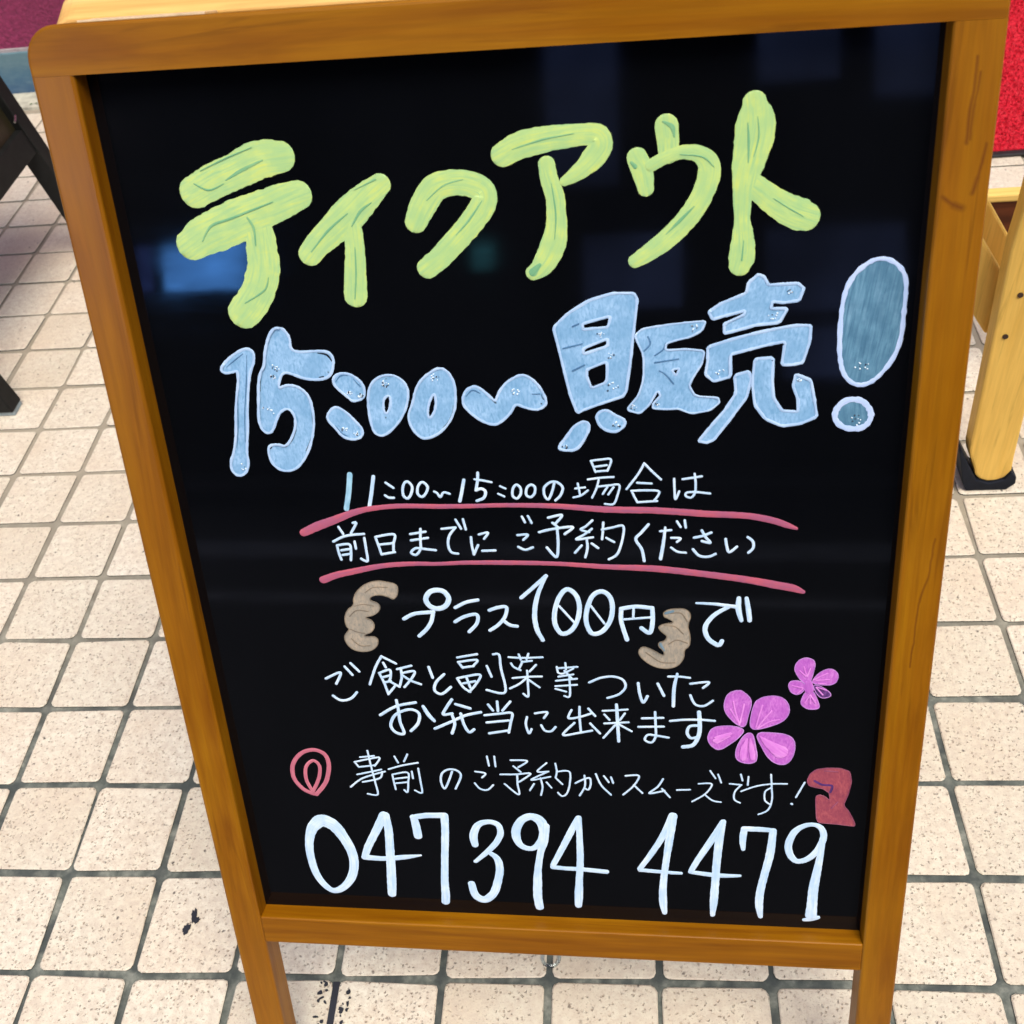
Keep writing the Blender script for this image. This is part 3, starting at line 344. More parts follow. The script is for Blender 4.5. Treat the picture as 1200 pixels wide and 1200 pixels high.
["large pink blossom","pink",[["p",0,[4218,4666,4264,4642,4311,4586,4317,4529,4297,4437,4277,4326,4225,4342,4169,4399,4126,4467,4118,4536,4141,4628],[],7,"lilac",0.25],["p",0,[4331,4541,4375,4593,4456,4617,4538,4604,4586,4535,4589,4455,4546,4385,4447,4336,4356,4308,4318,4321,4308,4379],[],7,"lilac",0.25],["p",0,[4347,4281,4467,4284,4588,4269,4641,4212,4641,4094,4599,3996,4524,3988,4457,4040,4407,4134],[],8,"lilac",0.25],["p",0,[4273,4267,4329,4280,4349,4204,4378,4026,4327,3988,4242,4003,4208,4056,4220,4153],[],8,"lilac",0.25],["p",0,[4008,4254,4040,4319,4132,4339,4235,4330,4273,4296,4237,4236,4164,4163,4089,4107,4032,4147,4005,4206],[],8,"lilac",0.25],["s","pinklight",0,[4234,4354,13,4251,4447,13,4265,4539,13]],["s","pinklight",0,[4229,4365,13,4204,4469,13,4186,4561,13]],["s","pinklight",0,[4223,4377,13,4167,4491,13]],["s","pinklight",0,[4355,4333,13,4375,4438,13,4395,4531,13]],["s","pinklight",0,[4369,4334,13,4417,4416,13,4462,4481,13]],["s","pinklight",0,[4365,4322,13,4446,4382,13,4518,4407,13]],["s","pinklight",0,[4059,4231,13,4115,4257,13,4171,4276,13]],["s","pinklight",0,[4074,4178,13,4125,4215,13,4167,4246,13]],["s","pinklight",0,[4385,4252,9,4452,4183,66,4538,4114,114]],["s","pinklight",0,[4293,4226,13,4272,4130,48,4269,4046,48]],["s","pinklight",0,[4316,4227,13,4328,4132,38,4340,4048,38]],["s","pinklight",0,[4060,4202,38,4116,4239,33,4180,4270,9]]]],
["small pink blossom","pink",[["p",0,[4604,4860,4632,4926,4684,4951,4737,4933,4753,4895,4739,4807,4722,4718,4676,4729,4629,4794],[],6,"lilac",0.25],["p",0,[4737,4757,4787,4830,4856,4862,4906,4832,4918,4777,4891,4721,4811,4714,4739,4730],[],6,"lilac",0.25],["p",0,[4569,4732,4613,4755,4676,4740,4696,4695,4671,4644,4627,4624,4581,4659],[],6,"lilac",0.25],["p",0,[4697,4662,4751,4663,4782,4585,4804,4517,4768,4499,4705,4504,4662,4548,4673,4605],[],6,"lilac",0.25],["p","plum",[4739,4719,4793,4708,4849,4670,4878,4632,4861,4609,4808,4599,4770,4641],[],6,"lilac",0.25],["s",0,0,[4712,4729,55,4719,4673,64]],["s","pinklight",0,[4696,4790,11,4674,4872,11]],["s","pinklight",0,[4691,4790,11,4646,4837,11]],["s","pinklight",0,[4700,4793,11,4719,4860,11]],["s","pinklight",0,[4742,4758,11,4789,4792,11,4839,4820,11]],["s","pinklight",0,[4764,4758,11,4857,4765,11]],["s","pinklight",0,[4783,4731,11,4832,4729,11]],["s","pinklight",0,[4674,4689,11,4601,4710,11]],["s","pinklight",0,[4670,4678,11,4640,4644,11]],["s","pinklight",0,[4726,4629,11,4693,4560,11]],["s","pinklight",0,[4728,4629,11,4731,4555,11]],["s","pinklight",0,[4730,4629,11,4770,4562,11]],["s","pinklight",0,[4771,4702,11,4840,4676,11]],["s","pinklight",0,[4767,4697,11,4815,4636,11]]]],
["rose loop mark","rose",[["s",0,0,[878,3573,36,800,3618,36,737,3729,36,750,3870,35,837,3984,35,944,4020,35,1028,3975,35,1044,3861,35,997,3701,36,901,3570,36]],["s",0,0,[877,3592,30,838,3714,30,854,3846,29,921,3913,29,967,3859,29,944,3736,30,878,3602,30]]]],
["ji","white",[["s",0,0,[1311,3958,16,1425,3974,16]],["s",0,0,[1260,3909,16,1288,3860,16]],["s",0,0,[1265,3911,16,1376,3942,16,1468,3958,16,1421,3877,16]],["s",0,0,[1291,3860,16,1422,3883,16]],["s",0,0,[1197,3657,16,1307,3749,16,1497,3824,16]],["s",0,0,[1267,3785,16,1469,3842,16]],["s",0,0,[1303,3711,16,1444,3754,16,1474,3820,16]],["s",0,0,[1379,4026,16,1390,3872,16,1405,3706,16,1409,3589,16,1330,3593,16]]]],
["zen","white",[["s",0,0,[1589,3974,16,1612,3913,16]],["s",0,0,[1695,3999,16,1661,3927,16]],["s",0,0,[1529,3846,16,1638,3886,16,1771,3918,16]],["s",0,0,[1553,3795,16,1557,3720,16,1564,3646,16]],["s",0,0,[1556,3795,16,1678,3817,16,1673,3715,16,1657,3621,16,1634,3642,16]],["s",0,0,[1571,3752,16,1670,3771,16]],["s",0,0,[1566,3706,16,1665,3722,16]],["s",0,0,[1714,3831,16,1717,3763,16]],["s",0,0,[1769,3863,16,1774,3737,16,1775,3621,16,1720,3642,16]]]],
["no","white",[["s",0,0,[2036,3838,18,2002,3745,18,1961,3666,18,1939,3734,18,1954,3817,18,2013,3860,18,2078,3849,18,2103,3795,18,2050,3669,18]]]],
["go","white",[["s",0,0,[2221,3845,16,2299,3829,16,2271,3788,16]],["s",0,0,[2324,3997,16,2334,3907,16]],["s",0,0,[2382,3998,16,2385,3901,16]],["s",0,0,[2208,3730,16,2248,3674,16,2306,3667,16,2354,3717,16]]]],
["yo","white",[["s",0,0,[2507,3965,16,2635,3962,16,2564,3899,16]],["s",0,0,[2525,3908,16,2579,3853,16]],["s",0,0,[2418,3824,16,2535,3828,16,2655,3840,16,2561,3755,16]],["s",0,0,[2550,3821,16,2547,3736,16,2549,3629,16,2445,3732,16]]]],
["yaku","white",[["s",0,0,[2785,3947,15,2710,3862,15,2796,3865,15]],["s",0,0,[2787,3860,15,2657,3778,15,2809,3815,15]],["s",0,0,[2731,3797,15,2742,3712,15,2726,3630,15]],["s",0,0,[2677,3740,15,2641,3674,15]],["s",0,0,[2776,3759,15,2812,3706,15]],["s",0,0,[2853,3946,15,2861,3870,15,2849,3808,15]],["s",0,0,[2860,3867,15,2957,3870,15,2956,3750,15,2930,3656,15,2892,3627,15,2860,3661,15]],["s",0,0,[2853,3801,15,2899,3745,15]]]],
["ga","white",[["s",0,0,[3001,3757,16,3057,3792,16,3112,3810,16,3118,3748,16,3099,3697,16,3072,3708,16]],["s",0,0,[3073,3834,16,3073,3731,16,3029,3636,16]],["s",0,0,[3161,3853,16,3200,3744,16,3272,3653,16]],["s",0,0,[3223,3836,16,3258,3776,16]],["s",0,0,[3277,3826,16,3292,3770,16]]]],
["su","white",[["s",0,0,[3389,3842,16,3490,3845,16,3447,3745,16,3367,3657,16]],["s",0,0,[3450,3755,16,3514,3678,16]]]],
["mu","white",[["s",0,0,[3674,3821,16,3632,3744,16,3568,3677,16,3685,3707,16]],["s",0,0,[3665,3726,16,3724,3644,16]]]],
["long vowel mark","white",[["s",0,0,[3778,3717,15,3877,3724,15]]]],
["zu","white",[["s",0,0,[3942,3784,14,4040,3784,14,3992,3687,14,3894,3609,14]],["s",0,0,[3986,3682,14,4049,3624,14,4111,3611,14]],["s",0,0,[4027,3913,14,4067,3842,14]],["s",0,0,[4086,3880,14,4111,3802,14]]]],
["de","white",[["s",0,0,[4175,3792,14,4263,3784,14]],["s",0,0,[4260,3782,14,4215,3717,14,4212,3642,14,4255,3610,14]],["s",0,0,[4256,3886,14,4269,3827,14]],["s",0,0,[4313,3866,14,4309,3787,14]]]],
["su","white",[["s",0,0,[4262,3722,14,4370,3775,14,4490,3802,14,4599,3807,14]],["s",0,0,[4479,3892,14,4487,3771,14,4493,3645,14,4465,3547,14,4396,3502,14]],["s",0,0,[4480,3763,14,4440,3725,14,4441,3643,14,4479,3604,14]]]],
["exclamation mark","white",[["s",0,0,[4728,3824,15,4670,3680,15]],["s",0,0,[4639,3615,19,4643,3612,19]]]],
["dark red numeral two","brick",[["p",0,[4744,3836,4762,3906,4807,3951,4889,3968,4984,3968,5050,3939,5068,3839,5052,3729,5023,3617,5069,3555,5118,3444,5114,3415,4992,3431,4846,3441,4828,3497,4813,3701,4846,3715,4886,3696,4920,3664,4912,3736,4862,3776,4801,3786,4761,3800],[],7,"rosedark",0.15],["s","plum",0,[4801,3842,19,4856,3808,19,4928,3800,19,4920,3740,19]],["s","rosedark",0,[4979,3647,11,4935,3582,11]],["s","rosedark",0,[4867,3941,11,4962,3936,11]]]],
["0","white",[["s",0,1,[913,3294,128,825,3227,99,774,3102,76,753,2946,69,765,2757,66,810,2616,63,890,2526,58,982,2560,66,1072,2677,74,1115,2822,78,1115,2963,85,1069,3115,94,1002,3242,116]]]],
["4","white",[["s",0,0,[1434,3370,81,1350,3204,70,1263,3032,64,1222,2922,59]],["s",0,0,[1218,2914,57,1380,2906,49,1551,2930,49,1697,2957,19]],["s",0,0,[1449,3373,63,1455,3208,70,1443,3010,73,1431,2822,78,1417,2648,79,1405,2516,72]]]],
["7","white",[["s",0,0,[1695,3166,72,1687,3294,67,1675,3360,57]],["s",0,0,[1674,3360,52,1788,3384,55,1937,3390,57]],["s",0,0,[1934,3381,66,1925,3229,63,1894,2923,61,1871,2672,64,1867,2544,71,1858,2455,72]]]],
["3","white",[["s",0,0,[2158,3092,58,2155,3194,67,2200,3301,57,2282,3338,48,2358,3315,50,2378,3234,53,2342,3135,53,2258,3025,49,2150,2913,35]],["s",0,0,[2264,3018,35,2329,2952,58,2344,2837,65,2316,2696,68,2272,2567,71,2194,2495,73,2120,2539,69,2096,2665,61]]]],
["9","white",[["s",0,1,[2629,3407,70,2706,3363,85,2729,3249,79,2694,3143,63,2621,3072,48,2531,3106,57,2501,3232,74,2547,3356,68]],["s",0,0,[2743,3309,70,2724,3160,68,2691,3038,57,2664,2884,58,2648,2713,72,2641,2555,73,2650,2437,68]]]],
["4","white",[["s",0,0,[3007,3408,47,2939,3251,57,2863,3076,53,2786,2906,48]],["s",0,0,[2782,2882,44,2888,2873,41,3004,2871,44,3215,2854,44]],["s",0,0,[3013,3411,45,3011,3202,51,3008,2977,57,2991,2747,60,2981,2590,70,2974,2476,59]]]],
["4","white",[["s",0,0,[3743,3462,60,3670,3255,54,3567,3047,49,3484,2902,44]],["s",0,0,[3484,2887,38,3620,2878,36,3742,2871,33,3809,2869,30]],["s",0,0,[3750,3459,64,3723,3249,64,3691,2981,54,3668,2743,58,3666,2556,64,3678,2434,42]]]],
["4","white",[["s",0,0,[4129,3414,45,4047,3229,56,3943,3020,51,3890,2900,46]],["s",0,0,[3883,2886,38,4024,2867,44,4158,2860,41,4271,2866,27]],["s",0,0,[4135,3420,40,4106,3231,64,4089,3000,62,4079,2765,63,4071,2579,63,4063,2432,39]]]],
["7","white",[["s",0,0,[4291,3143,32,4285,3239,53,4293,3340,53]],["s",0,0,[4293,3352,50,4409,3352,48,4519,3345,40]],["s",0,0,[4513,3340,55,4498,3109,64,4463,2894,61,4435,2711,63,4430,2563,63,4444,2436,39]]]],
["9","white",[["s",0,1,[4804,3417,39,4870,3386,47,4894,3293,53,4856,3158,56,4783,3066,51,4706,3040,48,4654,3099,56,4634,3203,58,4668,3326,55,4729,3393,47]],["s",0,0,[4888,3275,50,4881,3127,50,4864,2950,64,4846,2769,76,4842,2586,82,4841,2475,93]],["s",0,0,[4790,2419,33,4847,2434,47,4895,2452,38]]]]]
BUBBLES = [[1140,7204,40],[1119,7141,25],[1049,6901,51],[790,6481,42],[1626,7024,28],[1699,6996,25],[1564,6751,28],[1639,6722,22],[1877,7077,34],[1875,7075,31],[2215,7112,36],[2740,7002,31],[3308,7380,37],[3363,7235,30],[3365,7012,60],[3893,7398,37],[3505,6879,30],[3396,6758,34],[3044,6607,23],[4055,7100,42],[4462,7612,21],[4369,7468,36],[4543,7042,15],[3656,6901,18],[4918,7136,64],[4906,6764,52]]

# ================================================================== SETTING: pavement, road
S = 0.108; GAP = .0069
pav = empty('tiled_pavement'); tag(pav, kind='structure')
bm = bmesh.new(); box(bm, -4.5, 5.0, -.31, 3.2, -.06, -.0028)
gb = link('grout_bed', finish(bm), pav, [GROUT])
def tile_pts(rng, chip=False):
    h = S/2-GAP/2; r = .0062; pts = []
    for cx, cy, a0 in ((h-r, h-r, 0), (-h+r, h-r, 90), (-h+r, -h+r, 180), (h-r, -h+r, 270)):
        rr = r*rng.uniform(.8, 1.25)
        for a in (5, 45, 85):
            t = R(a0+a); pts.append((cx+rr*math.cos(t)+rng.uniform(-.0004, .0004), cy+rr*math.sin(t)+rng.uniform(-.0004, .0004)))
    return pts
def tile_geo(bm, pts, ox=0, oy=0, oz=0):
    n = len(pts); rings = []
    for ins, z in ((0, -.006), (0, -.0011), (.0012, 0.0)):
        rings.append([bm.verts.new((ox+x*(1-ins/.05), oy+y*(1-ins/.05), oz+z)) for x, y in pts])
    for A, B in zip(rings, rings[1:]):
        for i in range(n):
            f = bm.faces.new((A[i], A[(i+1) % n], B[(i+1) % n], B[i]))
            if A is rings[0]: f.material_index = 1
    bm.faces.new(rings[-1])
tile_meshes = []
for q in range(9):
    bm = bmesh.new(); tile_geo(bm, tile_pts(random.Random(q))); me = finish(bm); me.materials.append(TILE); me.materials.append(TEDGE); tile_meshes.append(me)
CM = cam.matrix_world.inverted(); FPX = 1274.8
def to_px(p):
    q = CM @ Vector(p)
    return (601.2 + FPX*q.x/-q.z, 555.45 - FPX*q.y/-q.z) if q.z < 0 else (-9999, -9999)
rngt = random.Random(3); near, rest = [], []
for i in range(-40, 45):
    for j in range(-3, 29):
        c = ((i+.5)*S, (j+.5)*S)
        if c[0] < -4.4 or c[0] > 4.9: continue
        if j >= 19 and c[0] < .62: continue
        x, y = to_px((c[0], c[1], 0))
        vis = -70 < x < 1270 and -50 < y < 1300 and not (30+(y-50)*.233+65 < x < 1186-(y-5)*.119-65 and 30 < y < 1030)
        (near if vis else rest).append((c, y))
near.sort(key=lambda t: -t[1])
rest += near[296:]; near = near[:296]
for (c, y) in near:
    o = bpy.data.objects.new('paving_tile', rngt.choice(tile_meshes)); COL.objects.link(o); o.parent = pav
    o.location = (c[0]+rngt.uniform(-.0011, .0011), c[1]+rngt.uniform(-.0011, .0011), rngt.uniform(-.0007, .0005))
    o.rotation_euler = (rngt.uniform(-.004, .004), rngt.uniform(-.004, .004), rngt.uniform(-.009, .009) + rngt.choice((0, math.pi/2, math.pi)))
bm = bmesh.new()
for (c, y) in rest: tile_geo(bm, tile_pts(rngt), c[0]+rngt.uniform(-.001, .001), c[1]+rngt.uniform(-.001, .001), rngt.uniform(-.0006, .0004))
tag(link('outlying_paving_tiles', finish(bm), pav, [TILE, TEDGE]), kind='stuff')
# dark paint marks and dirt on the tiles
STAIN = simple('dried_blue_black_paint', (.012, .014, .022), .55, .3)
def blotch(bm, cx, cy, rx, ry, z, rot=0, seed=0, n=14):
    rg = random.Random(seed); pts = []
    for k in range(n):
        a = 2*math.pi*k/n; m = rg.uniform(.65, 1.2); x, y = rx*m*math.cos(a), ry*m*math.sin(a)
        pts.append((cx+x*math.cos(rot)-y*math.sin(rot), cy+x*math.sin(rot)+y*math.cos(rot)))
    prism(bm, pts, z-.0008, z)
bm = bmesh.new(); blotch(bm, -.003, -.007, .0040, .0062, .0, -.3, 3, 22); blotch(bm, .0015, .006, .0030, .0085, .0002, .15, 5, 22); blotch(bm, .0055, .002, .0035, .0042, .0004, 0, 8, 18)
st = link('paint_mark', finish(bm), pav, [STAIN]); st.location = (0.0484, .0540, .0012)
bm = bmesh.new(); rg = random.Random(5)
box(bm, -.0034, .0034, -.042, .022, -.004, -.0016)
for k in range(26):
    sx = rg.choice((-1, 1)); blotch(bm, sx*rg.uniform(.007, .017), rg.uniform(-.03, .022), rg.uniform(.0007, .0024), rg.uniform(.001, .0034), .0009+k*.00001, rg.uniform(0, 3), k, 8)
st = link('paint_mark', finish(bm), pav, [STAIN]); st.location = (.2165, -.026, .0004)

ASPH = simple('asphalt', (.028, .029, .031), .85, .35, 160, .6)
bm = bmesh.new(); v = [bm.verts.new(p) for p in ((-60, -60, -.13), (60, -60, -.13), (60, 60, -.13), (-60, 60, -.13))]; bm.faces.new(v)
tag(link('road', finish(bm), None, [ASPH]), kind='structure')  # road out of view, made up for the board to reflect
CONC = simple('kerb_concrete', (.16, .16, .15), .9, .25, 70, .5)
kerb = empty('kerb'); tag(kerb, kind='structure')
for k in range(16):
    bm = bmesh.new(); box(bm, -4.5+k*.6, -4.5+k*.6+.594, -.43, -.316, -.13, -.004)
    link('kerb_stone', finish(bm, .006), kerb, [CONC])
LINE = simple('reflection_band_paint', (.22, .24, .30), .7, .4, 6)
for (y0, y1) in ((-3.95, -3.55), (-2.82, -2.70)):
    bm = bmesh.new(); box(bm, -9, 9, y0, y1, -.135, -.126); tag(link('reflection_road_band', finish(bm), None, [LINE]), kind='structure')  # pale bands added to show as faint stripes in the board
# made-up far side of the street, added only to be mirrored in the board
bm = bmesh.new(); box(bm, -9, 9, -9, -5.2, -.2, -.02); tag(link('far_pavement', finish(bm, .01), None, [simple('far_paving', (.07, .07, .075), .85)]), kind='structure')
bl = empty('standin_building'); bl.location = (0, -6, 0)  # stand-in building, made up so the board has something to mirror
tag(bl, 'dark made-up building across the street with blue glow panel, added for reflections', 'building')
DW = simple('dark_wall', (.010, .011, .017), .8, .3, 6); SL = None; TB = simple('brown_timber_panel', (.05, .025, .012), .7, .3, 5)
def glow(name, c, s, tint=.35, f=(5, 5, 9)):
    k = NT(name); tc = k.n('TexCoord').outputs['Object']
    n = k.noise(k.scaled(tc, f), 1, 3)
    k.l(k.ramp(n, [(.3, [x*tint for x in c]), (.7, c)]), k.b.inputs['Emission Color']); k.b.inputs['Emission Strength'].default_value = s
    k.b.inputs['Base Color'].default_value = (0.02, .02, .03, 1); return k.m
SL = glow('dim_reflection_glow', (.22, .32, .80), 1.25, .1, (1.2, 1, .9))  # emissive, made up for bluish patches mirrored in the board
XL = -4.8
bm = bmesh.new(); box(bm, XL, 9, -3, 0, -.02, 5.2); link('wall', finish(bm), bl, [DW])
bm = bmesh.new(); box(bm, XL-.1, 9, -3, .14, 5.2, 5.45); link('parapet', finish(bm), bl, [simple('parapet_render', (.05, .05, .055), .8)])
for (x0, x1, z0, z1, m) in ((1.62, 1.98, 2.18, 2.9, SL), (.95, 1.42, 2.3, 2.95, SL), (-.32, .12, 1.75, 2.75, SL), (1.0, 1.8, .95, 1.45, SL), (1.1, 1.6, .55, .85, SL), (-.1, .5, 1.0, 1.45, SL), (.3, .9, 2.02, 2.3, TB), (2.2, 3.1, 1.2, 2.6, SL)):
    bm = bmesh.new(); box(bm, x0, x1, .002, .03, z0, z1); link('standin_dim_panel' if m is SL else 'timber_panel', finish(bm, .004), bl, [m])  # dim glowing panels added for the board reflection
for (x0, x1, z0, z1, g) in ((-2.88, -2.22, 1.2, 1.5, glow('blue_reflection_glow', (.10, .36, 1), 22, .15, (3, 2, 9))), (-3.06, -2.95, 1.2, 1.5, glow('violet_reflection_glow', (.12, .2, .8), 3)), (-.80, -.66, 1.27, 1.44, glow('teal_reflection_glow', (.12, .6, .75), 3.0)), (-4.6, -3.62, .9, 2.9, glow('stile_sheen_glow', (1, .82, .92), 13, .8))):  # last panel is added to put a pale sheen on the left stile
    bm = bmesh.new(); box(bm, x0, x1, .002, .02, z0, z1); o = link('standin_glow_panel', finish(bm), bl, [g])  # glowing panels made up for coloured reflections
    bm = bmesh.new(); e = .02
    box(bm, x0-e, x0, .002, .035, z0-e, z1+e); box(bm, x1, x1+e, .002, .035, z0-e, z1+e); box(bm, x0, x1, .002, .035, z1, z1+e); box(bm, x0, x1, .002, .035, z0-e, z0)
    link('glow_panel_frame', finish(bm), o, [DW])

# ================================================================== magenta rendered wall with blue base
def stucco():
    k = NT('magenta_stucco'); pos = k.n('NewGeometry').outputs['Position']
    n = k.noise(pos, 130, 5, .65); b = k.noise(pos, 4, 3)
    c = k.ramp(n, [(.3, (.13, .012, .048)), (.55, (.235, .020, .082)), (.75, (.33, .04, .12))])
    k.col(k.mix(k.ramp(b, [(.4, (.4,)*3), (.6, B0)]), c, (.15, .012, .05)))
    k.b.inputs['Roughness'].default_value = .85; k.bump(n, 1.0, .006); return k.m
def plinth():
    k = NT('weathered_blue_base'); pos = k.n('NewGeometry').outputs['Position']
    n = k.noise(k.scaled(pos, (25, 25, 60)), 1, 5, .65); sx = k.n('SeparateXYZ'); k.l(pos, sx.inputs[0])
    z = k.math('ADD', sx.outputs[2], k.math('MULTIPLY', n, .03))
    c = k.ramp(z, [(.012, (.035, .085, .17)), (.06, (.05, .125, .19)), (.105, (.09, .17, .20))])
    k.col(k.mix(k.ramp(n, [(.45, B0), (.75, (.35,)*3)]), c, (.16, .24, .27))); k.b.inputs['Roughness'].default_value = .75; k.bump(n, .5, .003); return k.m
wall = empty('rendered_wall'); wall.location = (0, 0, 0)
tag(wall, 'magenta stucco wall with a weathered blue base at the back', 'wall')
YW = 2.162; XR = .62
bm = bmesh.new(); box(bm, -4.5, XR, YW+.012, YW+.25, .113, 2.7); link('stucco_face', finish(bm), wall, [stucco()])
bm = bmesh.new(); box(bm, XR-.25, XR, YW+.25, 3.3, .0, 2.7); box(bm, XR, 5, 3.3, 3.5, -.0, 2.7); link('recess_wall', finish(bm), wall, [stucco()])
bm = bmesh.new(); box(bm, -4.5, XR+.006, YW, YW+.24, -.004, .107); link('base_band', finish(bm, .003), wall, [plinth()])
bm = bmesh.new(); box(bm, -4.5, XR+.004, YW+.004, YW+.24, .107, .114); link('base_cap', finish(bm), wall, [simple('cap_mortar', (.30, .27, .28), .8, .2, 80)])
edge = simple('edge_mortar', (.42, .41, .33), .85, .3, 50, .4)
bm = bmesh.new(); box(bm, -4.5, XR, 2.075, YW, -.003, .0045); tag(link('mortar_margin', finish(bm), None, [edge]), kind='structure')
bm = bmesh.new(); rg = random.Random(2)
for k in range(60):
    x, y = -.855+rg.gauss(0, .018), 2.09+rg.gauss(0, .008); blotch(bm, x, y, .004, .003, .006+rg.uniform(0, .003), rg.uniform(0, 3), k, 6)
tag(link('moss', finish(bm), None, [simple('green_moss', (.10, .16, .07), .9, .4)]), 'small patch of green moss at the foot of the wall', 'moss', kind='stuff')

# ================================================================== red door mat
mat_ = empty('door_mat', Matrix.Translation((1.6, 2.1, 0)) @ Matrix.Rotation(R(.8), 4, 'Z'))
tag(mat_, 'bright red looped pile door mat with black rubber edge', 'mat')
RUB = simple('black_rubber', (.012, .012, .013), .5, .3, 90)
bm = bmesh.new(); box(bm, -.75, .75, -.553, .55, .001, .007); link('rubber_edge', finish(bm, .002), mat_, [RUB])
def pile_mat():
    k = NT('red_pile'); pos = k.n('NewGeometry').outputs['Position']; n = k.noise(pos, 170, 3, .6)
    k.col(k.ramp(n, [(.3, (.28, .003, .010)), (.5, (.52, .006, .022)), (.72, (.66, .025, .045))])); k.b.inputs['Roughness'].default_value = .6
    k.b.inputs['Specular IOR Level'].default_value = .3; k.bump(n, .8, .004); return k.m
PILE = pile_mat()
bm = bmesh.new(); box(bm, -.738, .738, -.538, .538, .006, .0095); link('pile_backing', finish(bm), mat_, [PILE])
vs, fs = [], []; rg = random.Random(11)
for k in range(36000):
    x, y = rg.uniform(-.735, .2), rg.uniform(-.536, .53); a = rg.uniform(0, 6.28); h = rg.uniform(.003, .007); r = .0026
    lx, ly = rg.uniform(-.004, .004), rg.uniform(-.004, .004); b = len(vs)
    for q in range(3): vs.append((x+r*math.cos(a+q*2.09), y+r*math.sin(a+q*2.09), .009))
    vs.append((x+lx, y+ly, .009+h)); fs += [(b, b+1, b+3), (b+1, b+2, b+3), (b+2, b, b+3)]
me = bpy.data.meshes.new('m'); me.from_pydata(vs, [], fs); tag(link('pile', me, mat_, [PILE]), kind='stuff')

# ================================================================== black folding sign at the left edge
BLK = simple('black_stained_wood', (.0065, .007, .0065), .55, .4, 60, .15, 0, .22)
bs = empty('black_sign_stand', Matrix.Translation((-.486, .93, 0)))
tag(bs, 'black wooden folding sign, its legs cut off by the left edge', 'sign')
LEAN = -.2234; X2 = LEAN*2   # apex
def bar(bm, y0, y1, z0, z1, t=.036, d=0.0, sgn=1):
    pts = [(LEAN*z0*sgn, z0), (LEAN*z1*sgn, z1), ((LEAN*z1-t)*sgn, z1), ((LEAN*z0-t)*sgn, z0)]
    if sgn < 0: pts = [(p[0]+2*LEAN*.9-.0, p[1]) for p in pts]
    prism(bm, [(p[0]-d, p[1]) for p in pts], y0, y1, 1)
for sgn in (1, -1):
    for (y0, y1) in ((-.032, .004), (.452, .488)):
        bm = bmesh.new(); bar(bm, y0, y1, .008, .9, .040, 0, sgn); lg = link('leg', finish(bm, .0025), bs, [BLK])
        bm = bmesh.new(); bar(bm, y0+.002, y1-.002, .0005, .010, .036, .002*sgn, sgn)
        tag(link('foot_pad', finish(bm, .001), lg, [simple('worn_grey_pad', (.22, .27, .28), .7, .3)]), 'worn grey foot pad')
    for (z0, z1) in ((.226, .272), (.86, .9)):
        bm = bmesh.new(); bar(bm, .004, .452, z0, z1, .032, .003*sgn, sgn); link('rail', finish(bm, .002), bs, [BLK])
    bm = bmesh.new(); bar(bm, .004, .452, .2722, .8598, .008, .015*sgn, sgn)
    link('sign_panel', finish(bm), bs, [simple('dark_olive_panel', (.018, .015, .006), .35, .2)])
bm = bmesh.new(); tube(bm, [(LEAN*.30+.004, .449, .300), (LEAN*.285+.006, .43, .296)], .0022); link('chrome_pin', finish(bm), bs, [simple('chrome', (.7, .7, .7), .25, .1, metal=1)])

# ================================================================== pale pine folding stand at the right edge
ps = empty('pine_sign_stand', Matrix.Translation((1.0, .66, 0)))
tag(ps, 'pale pine folding sign stand with crossing brace and dark brown panel', 'sign stand')
def post(x_shift, y0, y1, name):
    xs = x_shift; pts = []
    for k in range(7): a = R(182+k*26); pts.append((.014+xs+.026*math.cos(a), .040+.026*math.sin(a)))
    pts = [(-.0245+xs, .075), (-.0215+xs, .062)]+pts+[(.036+xs, .06), (.033+xs, .13), (.022+xs, .60), (-.034+xs, .60), (-.0345+xs, .43), (-.037+xs, .381), (-.0311+xs, .246)]
    bm = bmesh.new(); prism(bm, pts, y0, y1, 1); return link(name, finish(bm, .0032, 2, True), ps, [pine_z])
pl = post(0, 0, .026, 'leg')
for f in pl.data.polygons: f.use_smooth = False
bm = bmesh.new()
prism(bm, [(-.036, .078), (-.038, .074), (-.024, .016), (-.017, .0012), (.036, .0012), (.046, .012), (.045, .024), (.036, .034), (.030, .020), (.012, .0135), (-.006, .020), (-.018, .042)], -.004, .044, 1)
link('rubber_foot', finish(bm, .0015), pl, [simple('blue_black_rubber', (.005, .008, .016), .6, .3, 40, 0, 0, .2)])
for (x, z) in ((-.0135, .322), (-.018, .262)):
    bm = bmesh.new(); tube(bm, [(x, -.0015, z), (x, .003, z)], .0034, 12); link('screw_hole', finish(bm), pl, [simple('rust_brown', (.03, .010, .004), .6)])
p2 = post(.50, 0, .026, 'leg')
def plank(name, a, b, y0, y1, wd, m, par=ps):
    """plank in the x-z plane from a to b"""
    A, B = Vector((a[0], a[1])), Vector((b[0], b[1])); d = (B-A).normalized(); n = Vector((-d.y, d.x))*wd/2
    bm = bmesh.new(); prism(bm, [tuple(A-n), tuple(B-n), tuple(B+n), tuple(A+n)], y0, y1, 1); return link(name, finish(bm, .003), par, [m])
plank('brace', (-.162, .490), (-.0037, .247), .042, .072, .0513, pine_z)
plank('brace', (-.1485, .5135), (.0155, .262), .076, .100, .0513, pine_z)
plank('brace', (.36, .196), (.56, .505), .042, .074, .074, pine_z)
bm = bmesh.new(); box(bm, -.14, .60, .236, .256, .3005, .3125); link('rail', finish(bm, .003), ps, [pine_x])
bm = bmesh.new(); box(bm, -.13, .59, .242, .251, .20, .3003); tag(link('panel', finish(bm), ps, [brown_x]), 'dark brown wooden panel')
bm = bmesh.new(); box(bm, -.14, .60, .235, .262, .176, .1998); link('rail', finish(bm, .003), ps, [pine_x])
